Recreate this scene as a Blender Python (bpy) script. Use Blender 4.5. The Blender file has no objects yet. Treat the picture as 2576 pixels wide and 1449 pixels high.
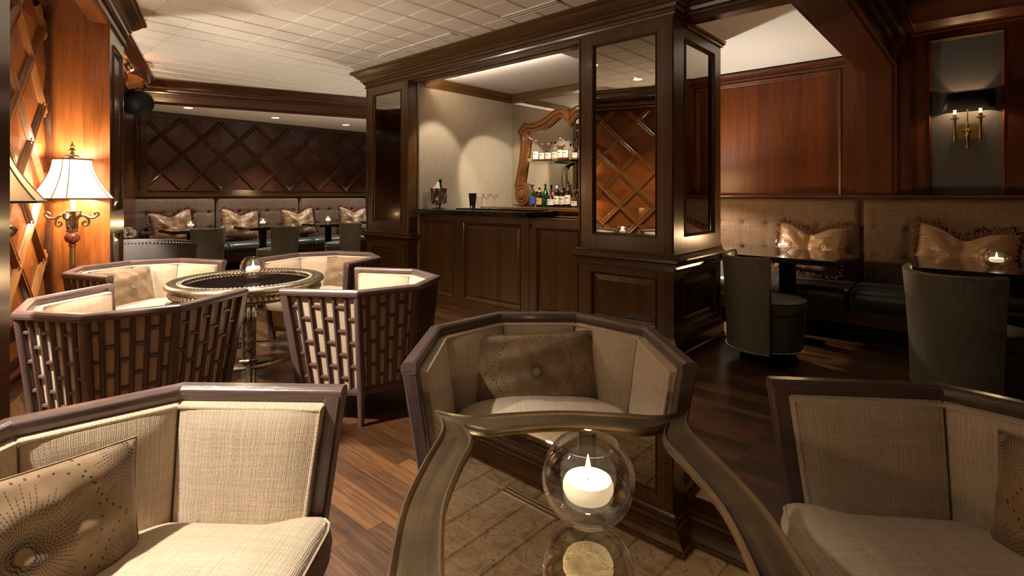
import bpy, math, random
from mathutils import Vector, Matrix
PI = math.pi
R = math.radians
rnd = random.Random(7)
C = bpy.context.scene.collection
SC = bpy.context.scene

# ------------------------------------------------------------------ camera, world, exposure
EYE = 1.25
cam_d = bpy.data.cameras.new('camera')
cam = bpy.data.objects.new('camera', cam_d); C.objects.link(cam)
cam.location = (0, 0, EYE); cam.rotation_euler = (PI / 2, 0, 0)
cam_d.sensor_fit = 'HORIZONTAL'; cam_d.sensor_width = 36.0
cam_d.lens = 36.0 * 1310.0 / 2576.0
cam_d.shift_x = 0.0
cam_d.shift_y = -(724.5 - 491.0) / 2576.0
cam_d.clip_start = 0.02; cam_d.clip_end = 60
SC.camera = cam
w = bpy.data.worlds.new('world'); SC.world = w; w.use_nodes = True
w.node_tree.nodes['Background'].inputs[0].default_value = (1.0, 0.72, 0.48, 1)
w.node_tree.nodes['Background'].inputs[1].default_value = 0.02
SC.view_settings.view_transform = 'Standard'
SC.view_settings.look = 'None'
SC.view_settings.gamma = 1.0
SC.view_settings.use_curve_mapping = False
SC.view_settings.exposure = 1.25
try:
    SC.cycles.use_denoising = True
    SC.cycles.max_bounces = 9
    SC.cycles.adaptive_threshold = 0.015
    SC.cycles.transparent_max_bounces = 16
    SC.cycles.sample_clamp_indirect = 4.0
    SC.cycles.blur_glossy = 0.5
    SC.cycles.caustics_reflective = False
    SC.cycles.caustics_refractive = False
except Exception:
    pass
WARM = (1.0, 0.70, 0.42)
WARM2 = (1.0, 0.875, 0.72)
HOT = (1.0, 0.58, 0.26)

def light(kind, name, loc, power, color=WARM, size=0.04, aim=None, cone=70, blend=0.6):
    d = bpy.data.lights.new(name, kind); d.energy = power; d.color = color
    d.shadow_soft_size = size
    o = bpy.data.objects.new(name, d); C.objects.link(o); o.location = loc
    if kind == 'SPOT':
        d.spot_size = R(cone); d.spot_blend = blend
        if aim is not None:
            v = Vector(aim) - Vector(loc)
            o.rotation_euler = v.to_track_quat('-Z', 'Y').to_euler()
    return o

# ------------------------------------------------------------------ frames
RB = R(-42.0)          # the bar, the tiled ceiling, both long wall benches
RL = R(29.5)           # the panelled wall with the lamp
cB, sB = math.cos(R(42)), math.sin(R(42))
def BF(a, b, z=0.0):   # a: depth behind the bar front, b: along the bar front
    return Vector((a * sB - b * cB, a * cB + b * sB, z))
def LF(p, r, z=0.0):
    return Vector((p * math.cos(RL) - r * math.sin(RL), p * math.sin(RL) + r * math.cos(RL), z))

# ------------------------------------------------------------------ mesh builder
class MB:
    def __init__(s):
        s.v = []; s.f = []; s.sm = []; s.uv = []
    def add(s, vs, fs, smooth=False, M=None, uvs=None):
        n = len(s.v)
        for p in vs:
            p = Vector(p)
            s.v.append(M @ p if M is not None else p)
        for k, f in enumerate(fs):
            s.f.append([i + n for i in f]); s.sm.append(smooth)
            s.uv.append(uvs[k] if uvs else [(0, 0)] * len(f))
        return s
    def box(s, x0, x1, y0, y1, z0, z1, M=None):
        vs = [(x0, y0, z0), (x1, y0, z0), (x1, y1, z0), (x0, y1, z0), (x0, y0, z1), (x1, y0, z1), (x1, y1, z1), (x0, y1, z1)]
        fs = [(0, 3, 2, 1), (4, 5, 6, 7), (0, 1, 5, 4), (1, 2, 6, 5), (2, 3, 7, 6), (3, 0, 4, 7)]
        dx, dy, dz = x1 - x0, y1 - y0, z1 - z0
        return s.add(vs, fs, False, M)
    def prism(s, poly, z0, z1, M=None, smooth=False):
        n = len(poly)
        vs = [(x, y, z0) for x, y in poly] + [(x, y, z1) for x, y in poly]
        fs = [tuple(range(n - 1, -1, -1)), tuple(range(n, 2 * n))]
        s.add(vs, fs, False, M)
        s.add(vs, [(i, (i + 1) % n, (i + 1) % n + n, i + n) for i in range(n)], smooth, M)
        return s
    def lathe(s, prof, n=32, M=None, smooth=True, sx=1.0, sy=1.0, a0=0.0, a1=2 * PI):
        full = abs(a1 - a0 - 2 * PI) < 1e-6
        m = n if full else n + 1
        vs = []
        for r, z in prof:
            for k in range(m):
                a = a0 + (a1 - a0) * k / n
                vs.append((r * math.cos(a) * sx, r * math.sin(a) * sy, z))
        fs = []; uvs = []
        L = [0]
        for i in range(1, len(prof)):
            L.append(L[-1] + math.hypot(prof[i][0] - prof[i - 1][0], prof[i][1] - prof[i - 1][1]))
        for i in range(len(prof) - 1):
            rr = max(prof[i][0], prof[i + 1][0])
            for k in range(n):
                k2 = (k + 1) % m
                fs.append((i * m + k, i * m + k2, (i + 1) * m + k2, (i + 1) * m + k))
                u0 = (a1 - a0) * k / n * rr; u1 = (a1 - a0) * (k + 1) / n * rr
                uvs.append([(u0, L[i]), (u1, L[i]), (u1, L[i + 1]), (u0, L[i + 1])])
        return s.add(vs, fs, smooth, M, uvs)
    def tube(s, pts, rad, n=8, M=None, caps=True, closed=False, smooth=True, flat=1.0):
        pts = [Vector(p) for p in pts]; N = len(pts)
        rr = rad if isinstance(rad, (list, tuple)) else [rad] * N
        vs = []; up = None; L = [0.0]
        for i in range(N):
            if closed:
                t = (pts[(i + 1) % N] - pts[i - 1])
            else:
                t = pts[min(i + 1, N - 1)] - pts[max(i - 1, 0)]
            if t.length < 1e-9: t = Vector((0, 0, 1))
            t.normalize()
            if up is None:
                up = Vector((0, 0, 1)) if abs(t.z) < 0.9 else Vector((1, 0, 0))
            x = t.cross(up)
            if x.length < 1e-6: x = t.orthogonal()
            x.normalize(); y = x.cross(t).normalized(); up = y
            if i: L.append(L[-1] + (pts[i] - pts[i - 1]).length)
            for k in range(n):
                a = 2 * PI * (k + 0.5) / n
                vs.append(pts[i] + (x * math.cos(a) + y * math.sin(a) * flat) * rr[i])
        fs = []; uvs = []
        for i in range(N if closed else N - 1):
            j = (i + 1) % N
            for k in range(n):
                k2 = (k + 1) % n
                fs.append((i * n + k, i * n + k2, j * n + k2, j * n + k))
                l1 = L[j] if j else L[-1] + (pts[0] - pts[-1]).length
                c = 2 * PI * rr[i] / n
                uvs.append([(L[i], k * c), (L[i], (k + 1) * c), (l1, (k + 1) * c), (l1, k * c)])
        s.add(vs, fs, smooth, M, uvs)
        if caps and not closed:
            s.add(vs, [tuple(range(n - 1, -1, -1)), tuple(range((N - 1) * n, N * n))], False, M)
        return s
    def sweep(s, prof, path, closed=False, side=1, M=None, cap=True, smooth=False, pclosed=False):
        """prof: (outward offset, z); path: horizontal polyline (x, y); mitred corners"""
        P = [Vector((x, y)) for x, y in path]; N = len(P)
        rows = []; L = [0.0]
        for i in range(N):
            d0 = (P[i] - P[i - 1]) if (i or closed) else None
            d1 = (P[(i + 1) % N] - P[i]) if (i < N - 1 or closed) else None
            if d0 is None: d0 = d1
            if d1 is None: d1 = d0
            d0 = d0.normalized(); d1 = d1.normalized()
            n0 = Vector((d0.y, -d0.x)) * side; n1 = Vector((d1.y, -d1.x)) * side
            m = (n0 + n1)
            m = m / max(1e-6, m.dot(n0)) if m.length > 1e-6 else n0
            rows.append(m)
            if i: L.append(L[-1] + (P[i] - P[i - 1]).length)
        k = len(prof)
        vs = []
        for i in range(N):
            for o, z in prof:
                q = P[i] + rows[i] * o
                vs.append((q.x, q.y, z))
        PL = [0.0]
        for q in range(1, k):
            PL.append(PL[-1] + math.hypot(prof[q][0] - prof[q - 1][0], prof[q][1] - prof[q - 1][1]))
        PL.append(PL[-1] + 0.02)
        fs = []; uvs = []
        for i in range(N if closed else N - 1):
            j = (i + 1) % N
            l0 = L[i]; l1 = L[j] if j else L[-1] + (P[0] - P[-1]).length
            for q in range(k if pclosed else k - 1):
                q2 = (q + 1) % k
                fs.append((i * k + q, j * k + q, j * k + q2, i * k + q2))
                uvs.append([(l0, PL[q]), (l1, PL[q]), (l1, PL[q + 1]), (l0, PL[q + 1])])
        s.add(vs, fs, smooth, M, uvs)
        if cap and not closed:
            s.add(vs, [tuple(range(k)), tuple(range((N - 1) * k + k - 1, (N - 1) * k - 1, -1))], False, M)
        return s
    def grid(s, fn, nu, nv, M=None, smooth=True, uvfn=None, cu=False):
        mu = nu if cu else nu + 1
        vs = [fn(i / nu, j / nv) for j in range(nv + 1) for i in range(mu)]
        fs = []; uvs = []
        for j in range(nv):
            for i in range(nu):
                i2 = (i + 1) % mu
                fs.append((j * mu + i, j * mu + i2, (j + 1) * mu + i2, (j + 1) * mu + i))
                if uvfn:
                    uvs.append([uvfn(i / nu, j / nv), uvfn((i + 1) / nu, j / nv), uvfn((i + 1) / nu, (j + 1) / nv), uvfn(i / nu, (j + 1) / nv)])
        return s.add(vs, fs, smooth, M, uvs if uvfn else None)
    def sphere(s, c, r, n=12, m=8, sz=1.0, M=None, sx=1.0, sy=1.0):
        prof = [(max(1e-4, r * math.sin(PI * i / m)), -r * math.cos(PI * i / m) * sz) for i in range(m + 1)]
        T = Matrix.Translation(Vector(c)) @ Matrix.Diagonal((sx, sy, 1, 1))
        return s.lathe(prof, n, (M @ T) if M is not None else T)

def obj(name, mb, mat, parent=None, label=None, bevel=0.0, sub=0, seg=2, solid=0.0):
    me = bpy.data.meshes.new(name)
    me.from_pydata([tuple(v) for v in mb.v], [], mb.f)
    me.polygons.foreach_set('use_smooth', mb.sm)
    ul = me.uv_layers.new(name='uv')
    flat = []
    for u in mb.uv:
        for q in u: flat.extend(q)
    ul.data.foreach_set('uv', flat)
    me.update()
    if any(mb.sm): me.set_sharp_from_angle(angle=R(38))
    if mat is not None: me.materials.append(mat)
    o = bpy.data.objects.new(name, me); C.objects.link(o)
    if parent is not None: o.parent = parent
    if label: o['label'] = label
    if solid:
        m = o.modifiers.new('s', 'SOLIDIFY'); m.thickness = solid; m.offset = 0
    if bevel:
        m = o.modifiers.new('b', 'BEVEL'); m.width = bevel; m.segments = seg; m.limit_method = 'ANGLE'; m.angle_limit = R(40)
    if sub:
        m = o.modifiers.new('u', 'SUBSURF'); m.levels = sub; m.render_levels = sub
    return o
def tag(o, label, cat, group=None, kind=None):
    o['label'] = label; o['category'] = cat
    if group: o['group'] = group
    if kind: o['kind'] = kind
    return o
def thing(name, label, cat, loc=(0, 0, 0), rz=0.0, group=None):
    o = bpy.data.objects.new(name, None); C.objects.link(o)
    o.empty_display_size = 0.1
    o.location = loc; o.rotation_euler = (0, 0, rz)
    return tag(o, label, cat, group)
def struct(name, mb, mat, rz=0.0, parent=None, **k):
    o = obj(name, mb, mat, parent, **k)
    if parent is None:
        o.rotation_euler = (0, 0, rz)
    o['kind'] = 'structure'
    return o
def kids(o):
    return [c for c in bpy.data.objects if c.parent is o]
def dup(root, loc, rz=None, label=None, group=None):
    def cp(o, par):
        c = o.copy(); C.objects.link(c)
        if par is not None:
            c.parent = par; c.matrix_parent_inverse = o.matrix_parent_inverse.copy()
        for ch in kids(o): cp(ch, c)
        return c
    r = cp(root, None)
    r.location = loc
    if rz is not None: r.rotation_euler = (0, 0, rz)
    if label: r['label'] = label
    if group: r['group'] = group
    return r
def crv(pts, n):       # Catmull-Rom resample (any dimension)
    P = [Vector(p) for p in pts]
    P = [P[0] * 2 - P[1]] + P + [P[-1] * 2 - P[-2]]
    out = []
    m = len(P) - 3
    for i in range(n + 1):
        t = i / n * m; k = min(int(t), m - 1); f = t - k
        a, b, c, d = P[k], P[k + 1], P[k + 2], P[k + 3]
        out.append(0.5 * ((2 * b) + (c - a) * f + (2 * a - 5 * b + 4 * c - d) * f * f + (3 * b - a - 3 * c + d) * f ** 3))
    return out
def even(pts, n):      # resample a polyline evenly by length
    P = [Vector(p) for p in pts]
    L = [0.0]
    for i in range(1, len(P)): L.append(L[-1] + (P[i] - P[i - 1]).length)
    out = []; k = 0
    for i in range(n + 1):
        t = L[-1] * i / n
        while k < len(P) - 2 and L[k + 1] < t: k += 1
        d = L[k + 1] - L[k]
        out.append(P[k].lerp(P[k + 1], (t - L[k]) / d if d > 0 else 0))
    return out

# ------------------------------------------------------------------ materials
class NT:
    def __init__(s, name):
        s.m = bpy.data.materials.new(name); s.m.use_nodes = True
        s.t = s.m.node_tree; s.b = s.t.nodes['Principled BSDF']; s.out = s.t.nodes['Material Output']
    def n(s, typ, **k):
        nd = s.t.nodes.new(typ)
        for a, v in k.items():
            setattr(nd, a, v)
        return nd
    def l(s, a, b): s.t.links.new(a, b)
    def put(s, sock, v):
        if hasattr(v, 'is_output') or isinstance(v, bpy.types.NodeSocket): s.l(v, sock)
        else: sock.default_value = v
    def math(s, op, a, b=None, c=None, clamp=False):
        nd = s.n('ShaderNodeMath', operation=op, use_clamp=clamp)
        s.put(nd.inputs[0], a)
        if b is not None: s.put(nd.inputs[1], b)
        if c is not None: s.put(nd.inputs[2], c)
        return nd.outputs[0]
    def mix(s, f, a, b, mode='MIX'):
        nd = s.n('ShaderNodeMix', data_type='RGBA', blend_type=mode)
        s.put(nd.inputs[0], f); s.put(nd.inputs[6], a); s.put(nd.inputs[7], b)
        return nd.outputs[2]
    def coord(s, which='Object', scale=(1, 1, 1), rot=(0, 0, 0)):
        tc = s.n('ShaderNodeTexCoord'); mp = s.n('ShaderNodeMapping')
        mp.inputs['Scale'].default_value = scale; mp.inputs['Rotation'].default_value = rot
        s.l(tc.outputs[which], mp.inputs[0]); return mp.outputs[0]
    def noise(s, vec, scale, detail=4, rough=0.55, dist=0.0):
        nd = s.n('ShaderNodeTexNoise')
        s.l(vec, nd.inputs['Vector']); nd.inputs['Scale'].default_value = scale
        nd.inputs['Detail'].default_value = detail; nd.inputs['Roughness'].default_value = rough
        nd.inputs['Distortion'].default_value = dist
        return nd.outputs[0]
    def ramp(s, f, stops):
        nd = s.n('ShaderNodeValToRGB'); s.l(f, nd.inputs[0])
        e = nd.color_ramp.elements
        e[0].position, e[0].color = stops[0][0], stops[0][1]
        e[1].position, e[1].color = stops[-1][0], stops[-1][1]
        for p, c in stops[1:-1]:
            x = e.new(p); x.color = c
        return nd.outputs[0]
    def bump(s, h, strength=0.3, dist=0.01):
        nd = s.n('ShaderNodeBump'); nd.inputs['Strength'].default_value = strength
        nd.inputs['Distance'].default_value = dist
        s.l(h, nd.inputs['Height']); s.l(nd.outputs[0], s.b.inputs['Normal'])
    def set(s, **k):
        for a, v in k.items(): s.put(s.b.inputs[a.replace('_', ' ')], v)
        return s
def c4(c): return (c[0], c[1], c[2], 1.0)
def rgb(r, g, b):     # sRGB 0-255 to linear
    f = lambda x: (x / 255 / 12.92) if x <= 10 else ((x / 255 + 0.055) / 1.055) ** 2.4
    return (f(r), f(g), f(b))

def wood(name, dark, lite, rough=0.3, axis='Z', board=0.0, coat=0.25, fine=1.0, bumpy=0.05, spec=0.5):
    k = NT(name)
    sc = {'Z': (26, 26, 1.0), 'X': (1.0, 26, 26), 'Y': (26, 1.0, 26), 'UV': (1.0, 26, 1)}[axis]
    which = 'UV' if axis == 'UV' else 'Object'
    v = k.coord(which, tuple(q * fine for q in sc))
    n1 = k.noise(v, 1.0, 5, 0.6, 0.6)
    v2 = k.coord(which, tuple(q * 5 * fine for q in sc))
    n2 = k.noise(v2, 1.0, 3, 0.6)
    col = k.ramp(n1, [(0.28, c4(dark)), (0.72, c4(lite))])
    pores = k.ramp(n2, [(0.35, (0.72, 0.70, 0.68, 1)), (0.55, (1, 1, 1, 1))])
    col = k.mix(1.0, col, pores, 'MULTIPLY')
    if board:
        tc = k.n('ShaderNodeTexCoord'); sp = k.n('ShaderNodeSeparateXYZ'); k.l(tc.outputs[which], sp.inputs[0])
        if axis == 'Z': q = k.math('ADD', sp.outputs[0], sp.outputs[1])
        elif axis == 'X': q = k.math('ADD', sp.outputs[1], sp.outputs[2])
        else: q = sp.outputs[1]
        q = k.math('FLOOR', k.math('DIVIDE', q, board))
        wn = k.n('ShaderNodeTexWhiteNoise', noise_dimensions='1D'); k.l(q, wn.inputs['W'])
        g = k.math('MULTIPLY_ADD', wn.outputs[0], 0.45, 0.78)
        cc = k.n('ShaderNodeCombineColor')
        for i in range(3): k.l(g, cc.inputs[i])
        col = k.mix(1.0, col, cc.outputs[0], 'MULTIPLY')
    k.set(Base_Color=col, Roughness=rough, Coat_Weight=coat, Coat_Roughness=0.12, Specular_IOR_Level=spec)
    k.bump(n2, bumpy, 0.004)
    return k.m
def plain(name, col, rough=0.5, metal=0.0, **kw):
    k = NT(name); k.set(Base_Color=c4(col), Roughness=rough, Metallic=metal, **kw)
    return k.m
def emit(name, col, st):
    k = NT(name); k.set(Base_Color=c4(col), Emission_Color=c4(col), Emission_Strength=st); return k.m
def metal(name, col, rough, scale=30, amt=0.35, bmp=0.1, met=0.9):
    k = NT(name)
    n = k.noise(k.coord('Object'), scale, 5, 0.65)
    col2 = k.ramp(n, [(0.35, c4([x * (1 - amt) for x in col])), (0.7, c4(col))])
    k.set(Base_Color=col2, Roughness=rough, Metallic=met); k.bump(n, bmp, 0.004)
    return k.m
def fabric(name, c1, c2, freq=520.0, bmp=0.5, slub=True, sheen=0.3, sparkle=0.0, rough=0.85, which='UV', ribs=False):
    k = NT(name)
    tc = k.n('ShaderNodeTexCoord')
    nz = k.n('ShaderNodeTexNoise'); k.l(tc.outputs[which], nz.inputs['Vector']); nz.inputs['Scale'].default_value = 22
    nz.inputs['Detail'].default_value = 2
    va = k.n('ShaderNodeVectorMath', operation='MULTIPLY_ADD')
    k.l(nz.outputs['Color'], va.inputs[0]); va.inputs[1].default_value = (0.012, 0.004, 0.004) if slub else (0.002, 0.002, 0.002)
    k.l(tc.outputs[which], va.inputs[2])
    sp = k.n('ShaderNodeSeparateXYZ'); k.l(va.outputs[0], sp.inputs[0])
    if which == 'UV':
        x, y = sp.outputs[0], sp.outputs[1]
    else:
        x, y = k.math('ADD', sp.outputs[0], sp.outputs[1]), sp.outputs[2]
    wx = k.math('SINE', k.math('MULTIPLY', x, freq))
    wy = k.math('SINE', k.math('MULTIPLY', y, freq * 1.3))
    weave = k.math('ADD', wx, k.math('MULTIPLY', wy, 0.7))
    mp = k.n('ShaderNodeMapping'); k.l(va.outputs[0], mp.inputs[0])
    mp.inputs['Scale'].default_value = (160, 5, 5) if which == 'UV' else (110, 110, 5)
    s1 = k.noise(mp.outputs[0], 1.0, 3, 0.6)
    mp2 = k.n('ShaderNodeMapping'); k.l(va.outputs[0], mp2.inputs[0])
    mp2.inputs['Scale'].default_value = (6, 160, 160) if which == 'UV' else (6, 6, 160)
    s2 = k.noise(mp2.outputs[0], 1.0, 3, 0.6)
    f = k.math('ADD', k.math('MULTIPLY', s1, 0.55), k.math('MULTIPLY', s2, 0.45))
    f = k.math('ADD', f, k.math('MULTIPLY', weave, 0.05))
    col = k.ramp(f, [(0.36, c4(c1)), (0.64, c4(c2))])
    if ribs:
        rb = k.math('POWER', k.math('MULTIPLY_ADD', k.math('SINE', k.math('MULTIPLY', x, 640.0)), 0.5, 0.5), 9.0)
        col = k.mix(k.math('MULTIPLY', rb, 0.26), col, c4([q * 0.45 for q in c1]))
    k.set(Base_Color=col, Roughness=rough, Sheen_Weight=sheen, Sheen_Roughness=0.4)
    h = k.math('ADD', k.math('MULTIPLY', weave, 0.35), k.math('MULTIPLY', f, 2.0))
    if ribs: h = k.math('SUBTRACT', h, k.math('MULTIPLY', rb, 0.55))
    k.bump(h, bmp, 0.0025)
    if sparkle:
        vo = k.n('ShaderNodeTexVoronoi'); vo.inputs['Scale'].default_value = 95
        k.l(tc.outputs['Object'], vo.inputs['Vector'])
        sm = k.n('ShaderNodeSeparateColor'); k.l(vo.outputs['Color'], sm.inputs[0])
        sel = k.math('MULTIPLY', k.math('GREATER_THAN', sm.outputs[0], 0.30), k.math('LESS_THAN', vo.outputs['Distance'], 0.24))
        k.set(Roughness=k.math('MULTIPLY_ADD', sel, -0.35, rough), Metallic=k.math('MULTIPLY', sel, sparkle))
        k.set(Base_Color=k.mix(k.math('MULTIPLY', sel, sparkle), col, (0.8, 0.7, 0.5, 1)))
    return k.m

M = {}
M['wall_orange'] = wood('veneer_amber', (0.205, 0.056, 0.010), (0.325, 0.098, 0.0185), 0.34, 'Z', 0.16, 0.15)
M['wall_header'] = wood('header_amber', (0.16, 0.052, 0.014), (0.26, 0.09, 0.024), 0.3, 'Y', 0, 0.2)
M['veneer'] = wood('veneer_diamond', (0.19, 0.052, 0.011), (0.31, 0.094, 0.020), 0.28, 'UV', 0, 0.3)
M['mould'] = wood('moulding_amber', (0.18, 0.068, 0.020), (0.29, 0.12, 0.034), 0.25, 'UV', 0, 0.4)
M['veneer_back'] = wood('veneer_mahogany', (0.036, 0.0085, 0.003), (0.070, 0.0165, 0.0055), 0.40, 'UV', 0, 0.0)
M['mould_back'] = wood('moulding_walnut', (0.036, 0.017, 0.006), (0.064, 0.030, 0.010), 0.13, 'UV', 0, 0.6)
M['bar'] = wood('bar_walnut', (0.060, 0.027, 0.0075), (0.112, 0.053, 0.0145), 0.30, 'Z', 0.09, 0.2)
M['bar_h'] = wood('bar_walnut_rail', (0.060, 0.027, 0.0075), (0.108, 0.050, 0.014), 0.26, 'UV', 0, 0.3)
M['bar_x'] = wood('bar_walnut_cross', (0.060, 0.027, 0.0075), (0.108, 0.050, 0.014), 0.28, 'X', 0, 0.2)
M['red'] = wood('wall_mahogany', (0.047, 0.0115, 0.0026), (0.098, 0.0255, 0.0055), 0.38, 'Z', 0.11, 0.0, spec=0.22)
M['red_h'] = wood('wall_mahogany_rail', (0.050, 0.011, 0.003), (0.092, 0.021, 0.0055), 0.3, 'UV', 0, 0.04, spec=0.35)
M['red_y'] = wood('beam_mahogany', (0.036, 0.009, 0.003), (0.062, 0.016, 0.005), 0.34, 'Y', 0, 0.03, spec=0.3)
M['dark_x'] = wood('beam_dark', (0.045, 0.013, 0.0045), (0.078, 0.023, 0.0075), 0.25, 'X', 0, 0.3)
M['dark_y'] = wood('beam_dark_side', (0.045, 0.013, 0.0045), (0.078, 0.023, 0.0075), 0.25, 'Y', 0, 0.3)
M['dark_uv'] = wood('crown_dark', (0.050, 0.015, 0.005), (0.088, 0.027, 0.0085), 0.22, 'UV', 0, 0.4)
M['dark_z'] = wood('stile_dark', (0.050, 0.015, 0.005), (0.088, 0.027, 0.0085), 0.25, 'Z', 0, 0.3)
M['chairwood'] = wood('cerused_oak', (0.066, 0.040, 0.037), (0.150, 0.098, 0.090), 0.28, 'UV', 0, 0.12, 2.4, 0.25)
M['carved'] = wood('carved_mahogany', (0.085, 0.030, 0.007), (0.155, 0.060, 0.014), 0.2, 'UV', 0, 0.6)
M['black'] = plain('black_lacquer', (0.006, 0.005, 0.005), 0.08, 0, Coat_Weight=0.6, Coat_Roughness=0.04)
M['blackmat'] = plain('black_rubber', (0.003, 0.003, 0.0033), 0.6, 0, Specular_IOR_Level=0.2)
M['plaster'] = plain('painted_plaster', (0.86, 0.83, 0.78), 0.85)
M['mirror'] = plain('tinted_mirror', (0.33, 0.30, 0.245), 0.015, 1.0)
M['mirror2'] = plain('clear_mirror', (0.80, 0.78, 0.70), 0.01, 1.0)
M['brass'] = metal('aged_brass', (0.42, 0.29, 0.125), 0.28, 60, 0.4)
M['chrome'] = plain('polished_steel', (0.75, 0.72, 0.68), 0.10, 1.0)
M['silver'] = metal('champagne_leaf', (0.40, 0.33, 0.235), 0.30, 45, 0.55, 0.35, 0.92)
M['bronze'] = None
M['cream'] = fabric('cream_weave', (0.475, 0.37, 0.262), (0.64, 0.52, 0.385), 1500, 0.35, ribs=True)
M['olive'] = fabric('olive_shagreen', (0.085, 0.080, 0.060), (0.150, 0.140, 0.106), 700, 0.35, False, 0.1, 0.55, 0.5, 'Object')
M['tweed'] = fabric('brown_tweed', (0.070, 0.044, 0.029), (0.165, 0.108, 0.073), 900, 0.5, True, 0.15, 0, 0.9, 'UV')
M['leather'] = None
M['candle'] = None
M['flame'] = emit('flame', (1.0, 0.72, 0.35), 60)
M['lens'] = emit('lamp_lens', (1.0, 0.85, 0.66), 9)
M['white_metal'] = plain('white_enamel', (0.7, 0.66, 0.58), 0.4)

k = NT('slate_leather'); nn = k.noise(k.coord('Object'), 90, 4)
k.set(Base_Color=(0.030, 0.034, 0.038, 1), Roughness=0.34, Coat_Weight=0.15, Coat_Roughness=0.3); k.bump(nn, 0.12, 0.003); M['leather'] = k.m
k = NT('white_wax'); k.set(Base_Color=(0.9, 0.82, 0.68, 1), Roughness=0.45, Subsurface_Weight=0.5, Subsurface_Radius=(0.03, 0.015, 0.008), Emission_Color=(1.0, 0.72, 0.42, 1), Emission_Strength=0.30); M['candle'] = k.m
k = NT('bronze_leaf'); v = k.coord('UV', (3, 140, 1)); n1 = k.noise(v, 1.0, 4, 0.6); n2 = k.noise(k.coord('Object'), 14, 4)
f = k.math('ADD', k.math('MULTIPLY', n1, 0.6), k.math('MULTIPLY', n2, 0.4))
k.set(Base_Color=k.ramp(f, [(0.35, (0.050, 0.033, 0.017, 1)), (0.65, (0.145, 0.100, 0.055, 1))]), Metallic=0.55, Roughness=0.38); k.bump(n1, 0.5, 0.002); M['bronze'] = k.m
# mirrored table top with a mottled antique silvering
k = NT('antique_mirror'); n1 = k.noise(k.coord('Object'), 26, 6, 0.7, 1.2); vo = k.n('ShaderNodeTexVoronoi', feature='DISTANCE_TO_EDGE')
dv = k.n('ShaderNodeVectorMath', operation='MULTIPLY_ADD'); nc = k.n('ShaderNodeTexNoise'); tcx = k.n('ShaderNodeTexCoord')
k.l(tcx.outputs['Object'], nc.inputs['Vector']); nc.inputs['Scale'].default_value = 18; nc.inputs['Detail'].default_value = 3
k.l(nc.outputs['Color'], dv.inputs[0]); dv.inputs[1].default_value = (0.05, 0.05, 0.05); k.l(tcx.outputs['Object'], dv.inputs[2])
k.l(dv.outputs[0], vo.inputs['Vector']); vo.inputs['Scale'].default_value = 24
nl = k.noise(k.coord('Object'), 34, 2, 0.5, 1.6); vein = k.math('LESS_THAN', k.math('ABSOLUTE', k.math('SUBTRACT', nl, 0.5)), 0.010)
vein = k.math('MULTIPLY', vein, k.math('GREATER_THAN', n1, 0.47))
col = k.ramp(n1, [(0.32, (0.34, 0.25, 0.15, 1)), (0.5, (0.62, 0.52, 0.37, 1)), (0.72, (0.70, 0.62, 0.48, 1))])
col = k.mix(k.math('MULTIPLY', vein, 0.6), col, (0.14, 0.10, 0.055, 1))
k.set(Base_Color=col, Metallic=1.0, Roughness=0.02); M['antique'] = k.m
def thin_glass(name, tint=(1, 1, 1), refl=1.0):
    k = NT(name); t = k.t
    t.nodes.remove(k.b)
    tr = k.n('ShaderNodeBsdfTransparent'); tr.inputs[0].default_value = c4(tint)
    gl = k.n('ShaderNodeBsdfGlossy'); gl.inputs['Roughness'].default_value = 0.01; gl.inputs[0].default_value = (1, 1, 1, 1)
    lw = k.n('ShaderNodeLayerWeight'); lw.inputs['Blend'].default_value = 0.5
    f = k.math('MULTIPLY_ADD', k.math('POWER', lw.outputs['Facing'], 3.0), 0.80 * refl, 0.045 * refl, True)
    mx = k.n('ShaderNodeMixShader'); k.l(f, mx.inputs[0]); k.l(tr.outputs[0], mx.inputs[1]); k.l(gl.outputs[0], mx.inputs[2])
    k.l(mx.outputs[0], k.out.inputs[0])
    return k.m
M['glass'] = thin_glass('clear_glass', (0.97, 0.97, 0.96), 0.9)
M['water'] = thin_glass('still_water', (0.96, 0.97, 0.95), 0.8)
M['glass_green'] = thin_glass('green_edge_glass', (0.75, 0.9, 0.84), 1.0)
# floor
k = NT('oak_planks')
br = k.n('ShaderNodeTexBrick'); k.l(k.coord('Object'), br.inputs['Vector'])
br.inputs['Scale'].default_value = 1.0; br.inputs['Brick Width'].default_value = 0.85; br.inputs['Row Height'].default_value = 0.072
br.inputs['Mortar Size'].default_value = 0.0012; br.offset = 0.37; br.squash = 1.0
br.inputs['Color1'].default_value = (0.0, 0.0, 0.0, 1); br.inputs['Color2'].default_value = (1, 1, 1, 1); br.inputs['Mortar'].default_value = (0.3, 0.3, 0.3, 1)
g = k.noise(k.coord('Object', (2.2, 55, 1)), 1.0, 6, 0.65, 1.4)
g2 = k.noise(k.coord('Object', (10, 260, 1)), 1.0, 3, 0.6)
base = k.ramp(br.outputs['Color'], [(0.0, (0.058, 0.026, 0.011, 1)), (0.5, (0.108, 0.047, 0.019, 1)), (1.0, (0.19, 0.083, 0.031, 1))])
gr = k.ramp(g, [(0.3, (0.45, 0.43, 0.42, 1)), (0.6, (1, 1, 1, 1))])
col = k.mix(1.0, base, gr, 'MULTIPLY')
gr2 = k.ramp(g2, [(0.38, (0.5, 0.48, 0.46, 1)), (0.55, (1, 1, 1, 1))]); col = k.mix(0.7, col, gr2, 'MULTIPLY')
col = k.mix(br.outputs['Fac'], col, (0.012, 0.006, 0.003, 1))
k.set(Base_Color=col, Roughness=k.math('MULTIPLY_ADD', g, 0.16, 0.24), Coat_Weight=0.1, Coat_Roughness=0.2)
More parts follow.
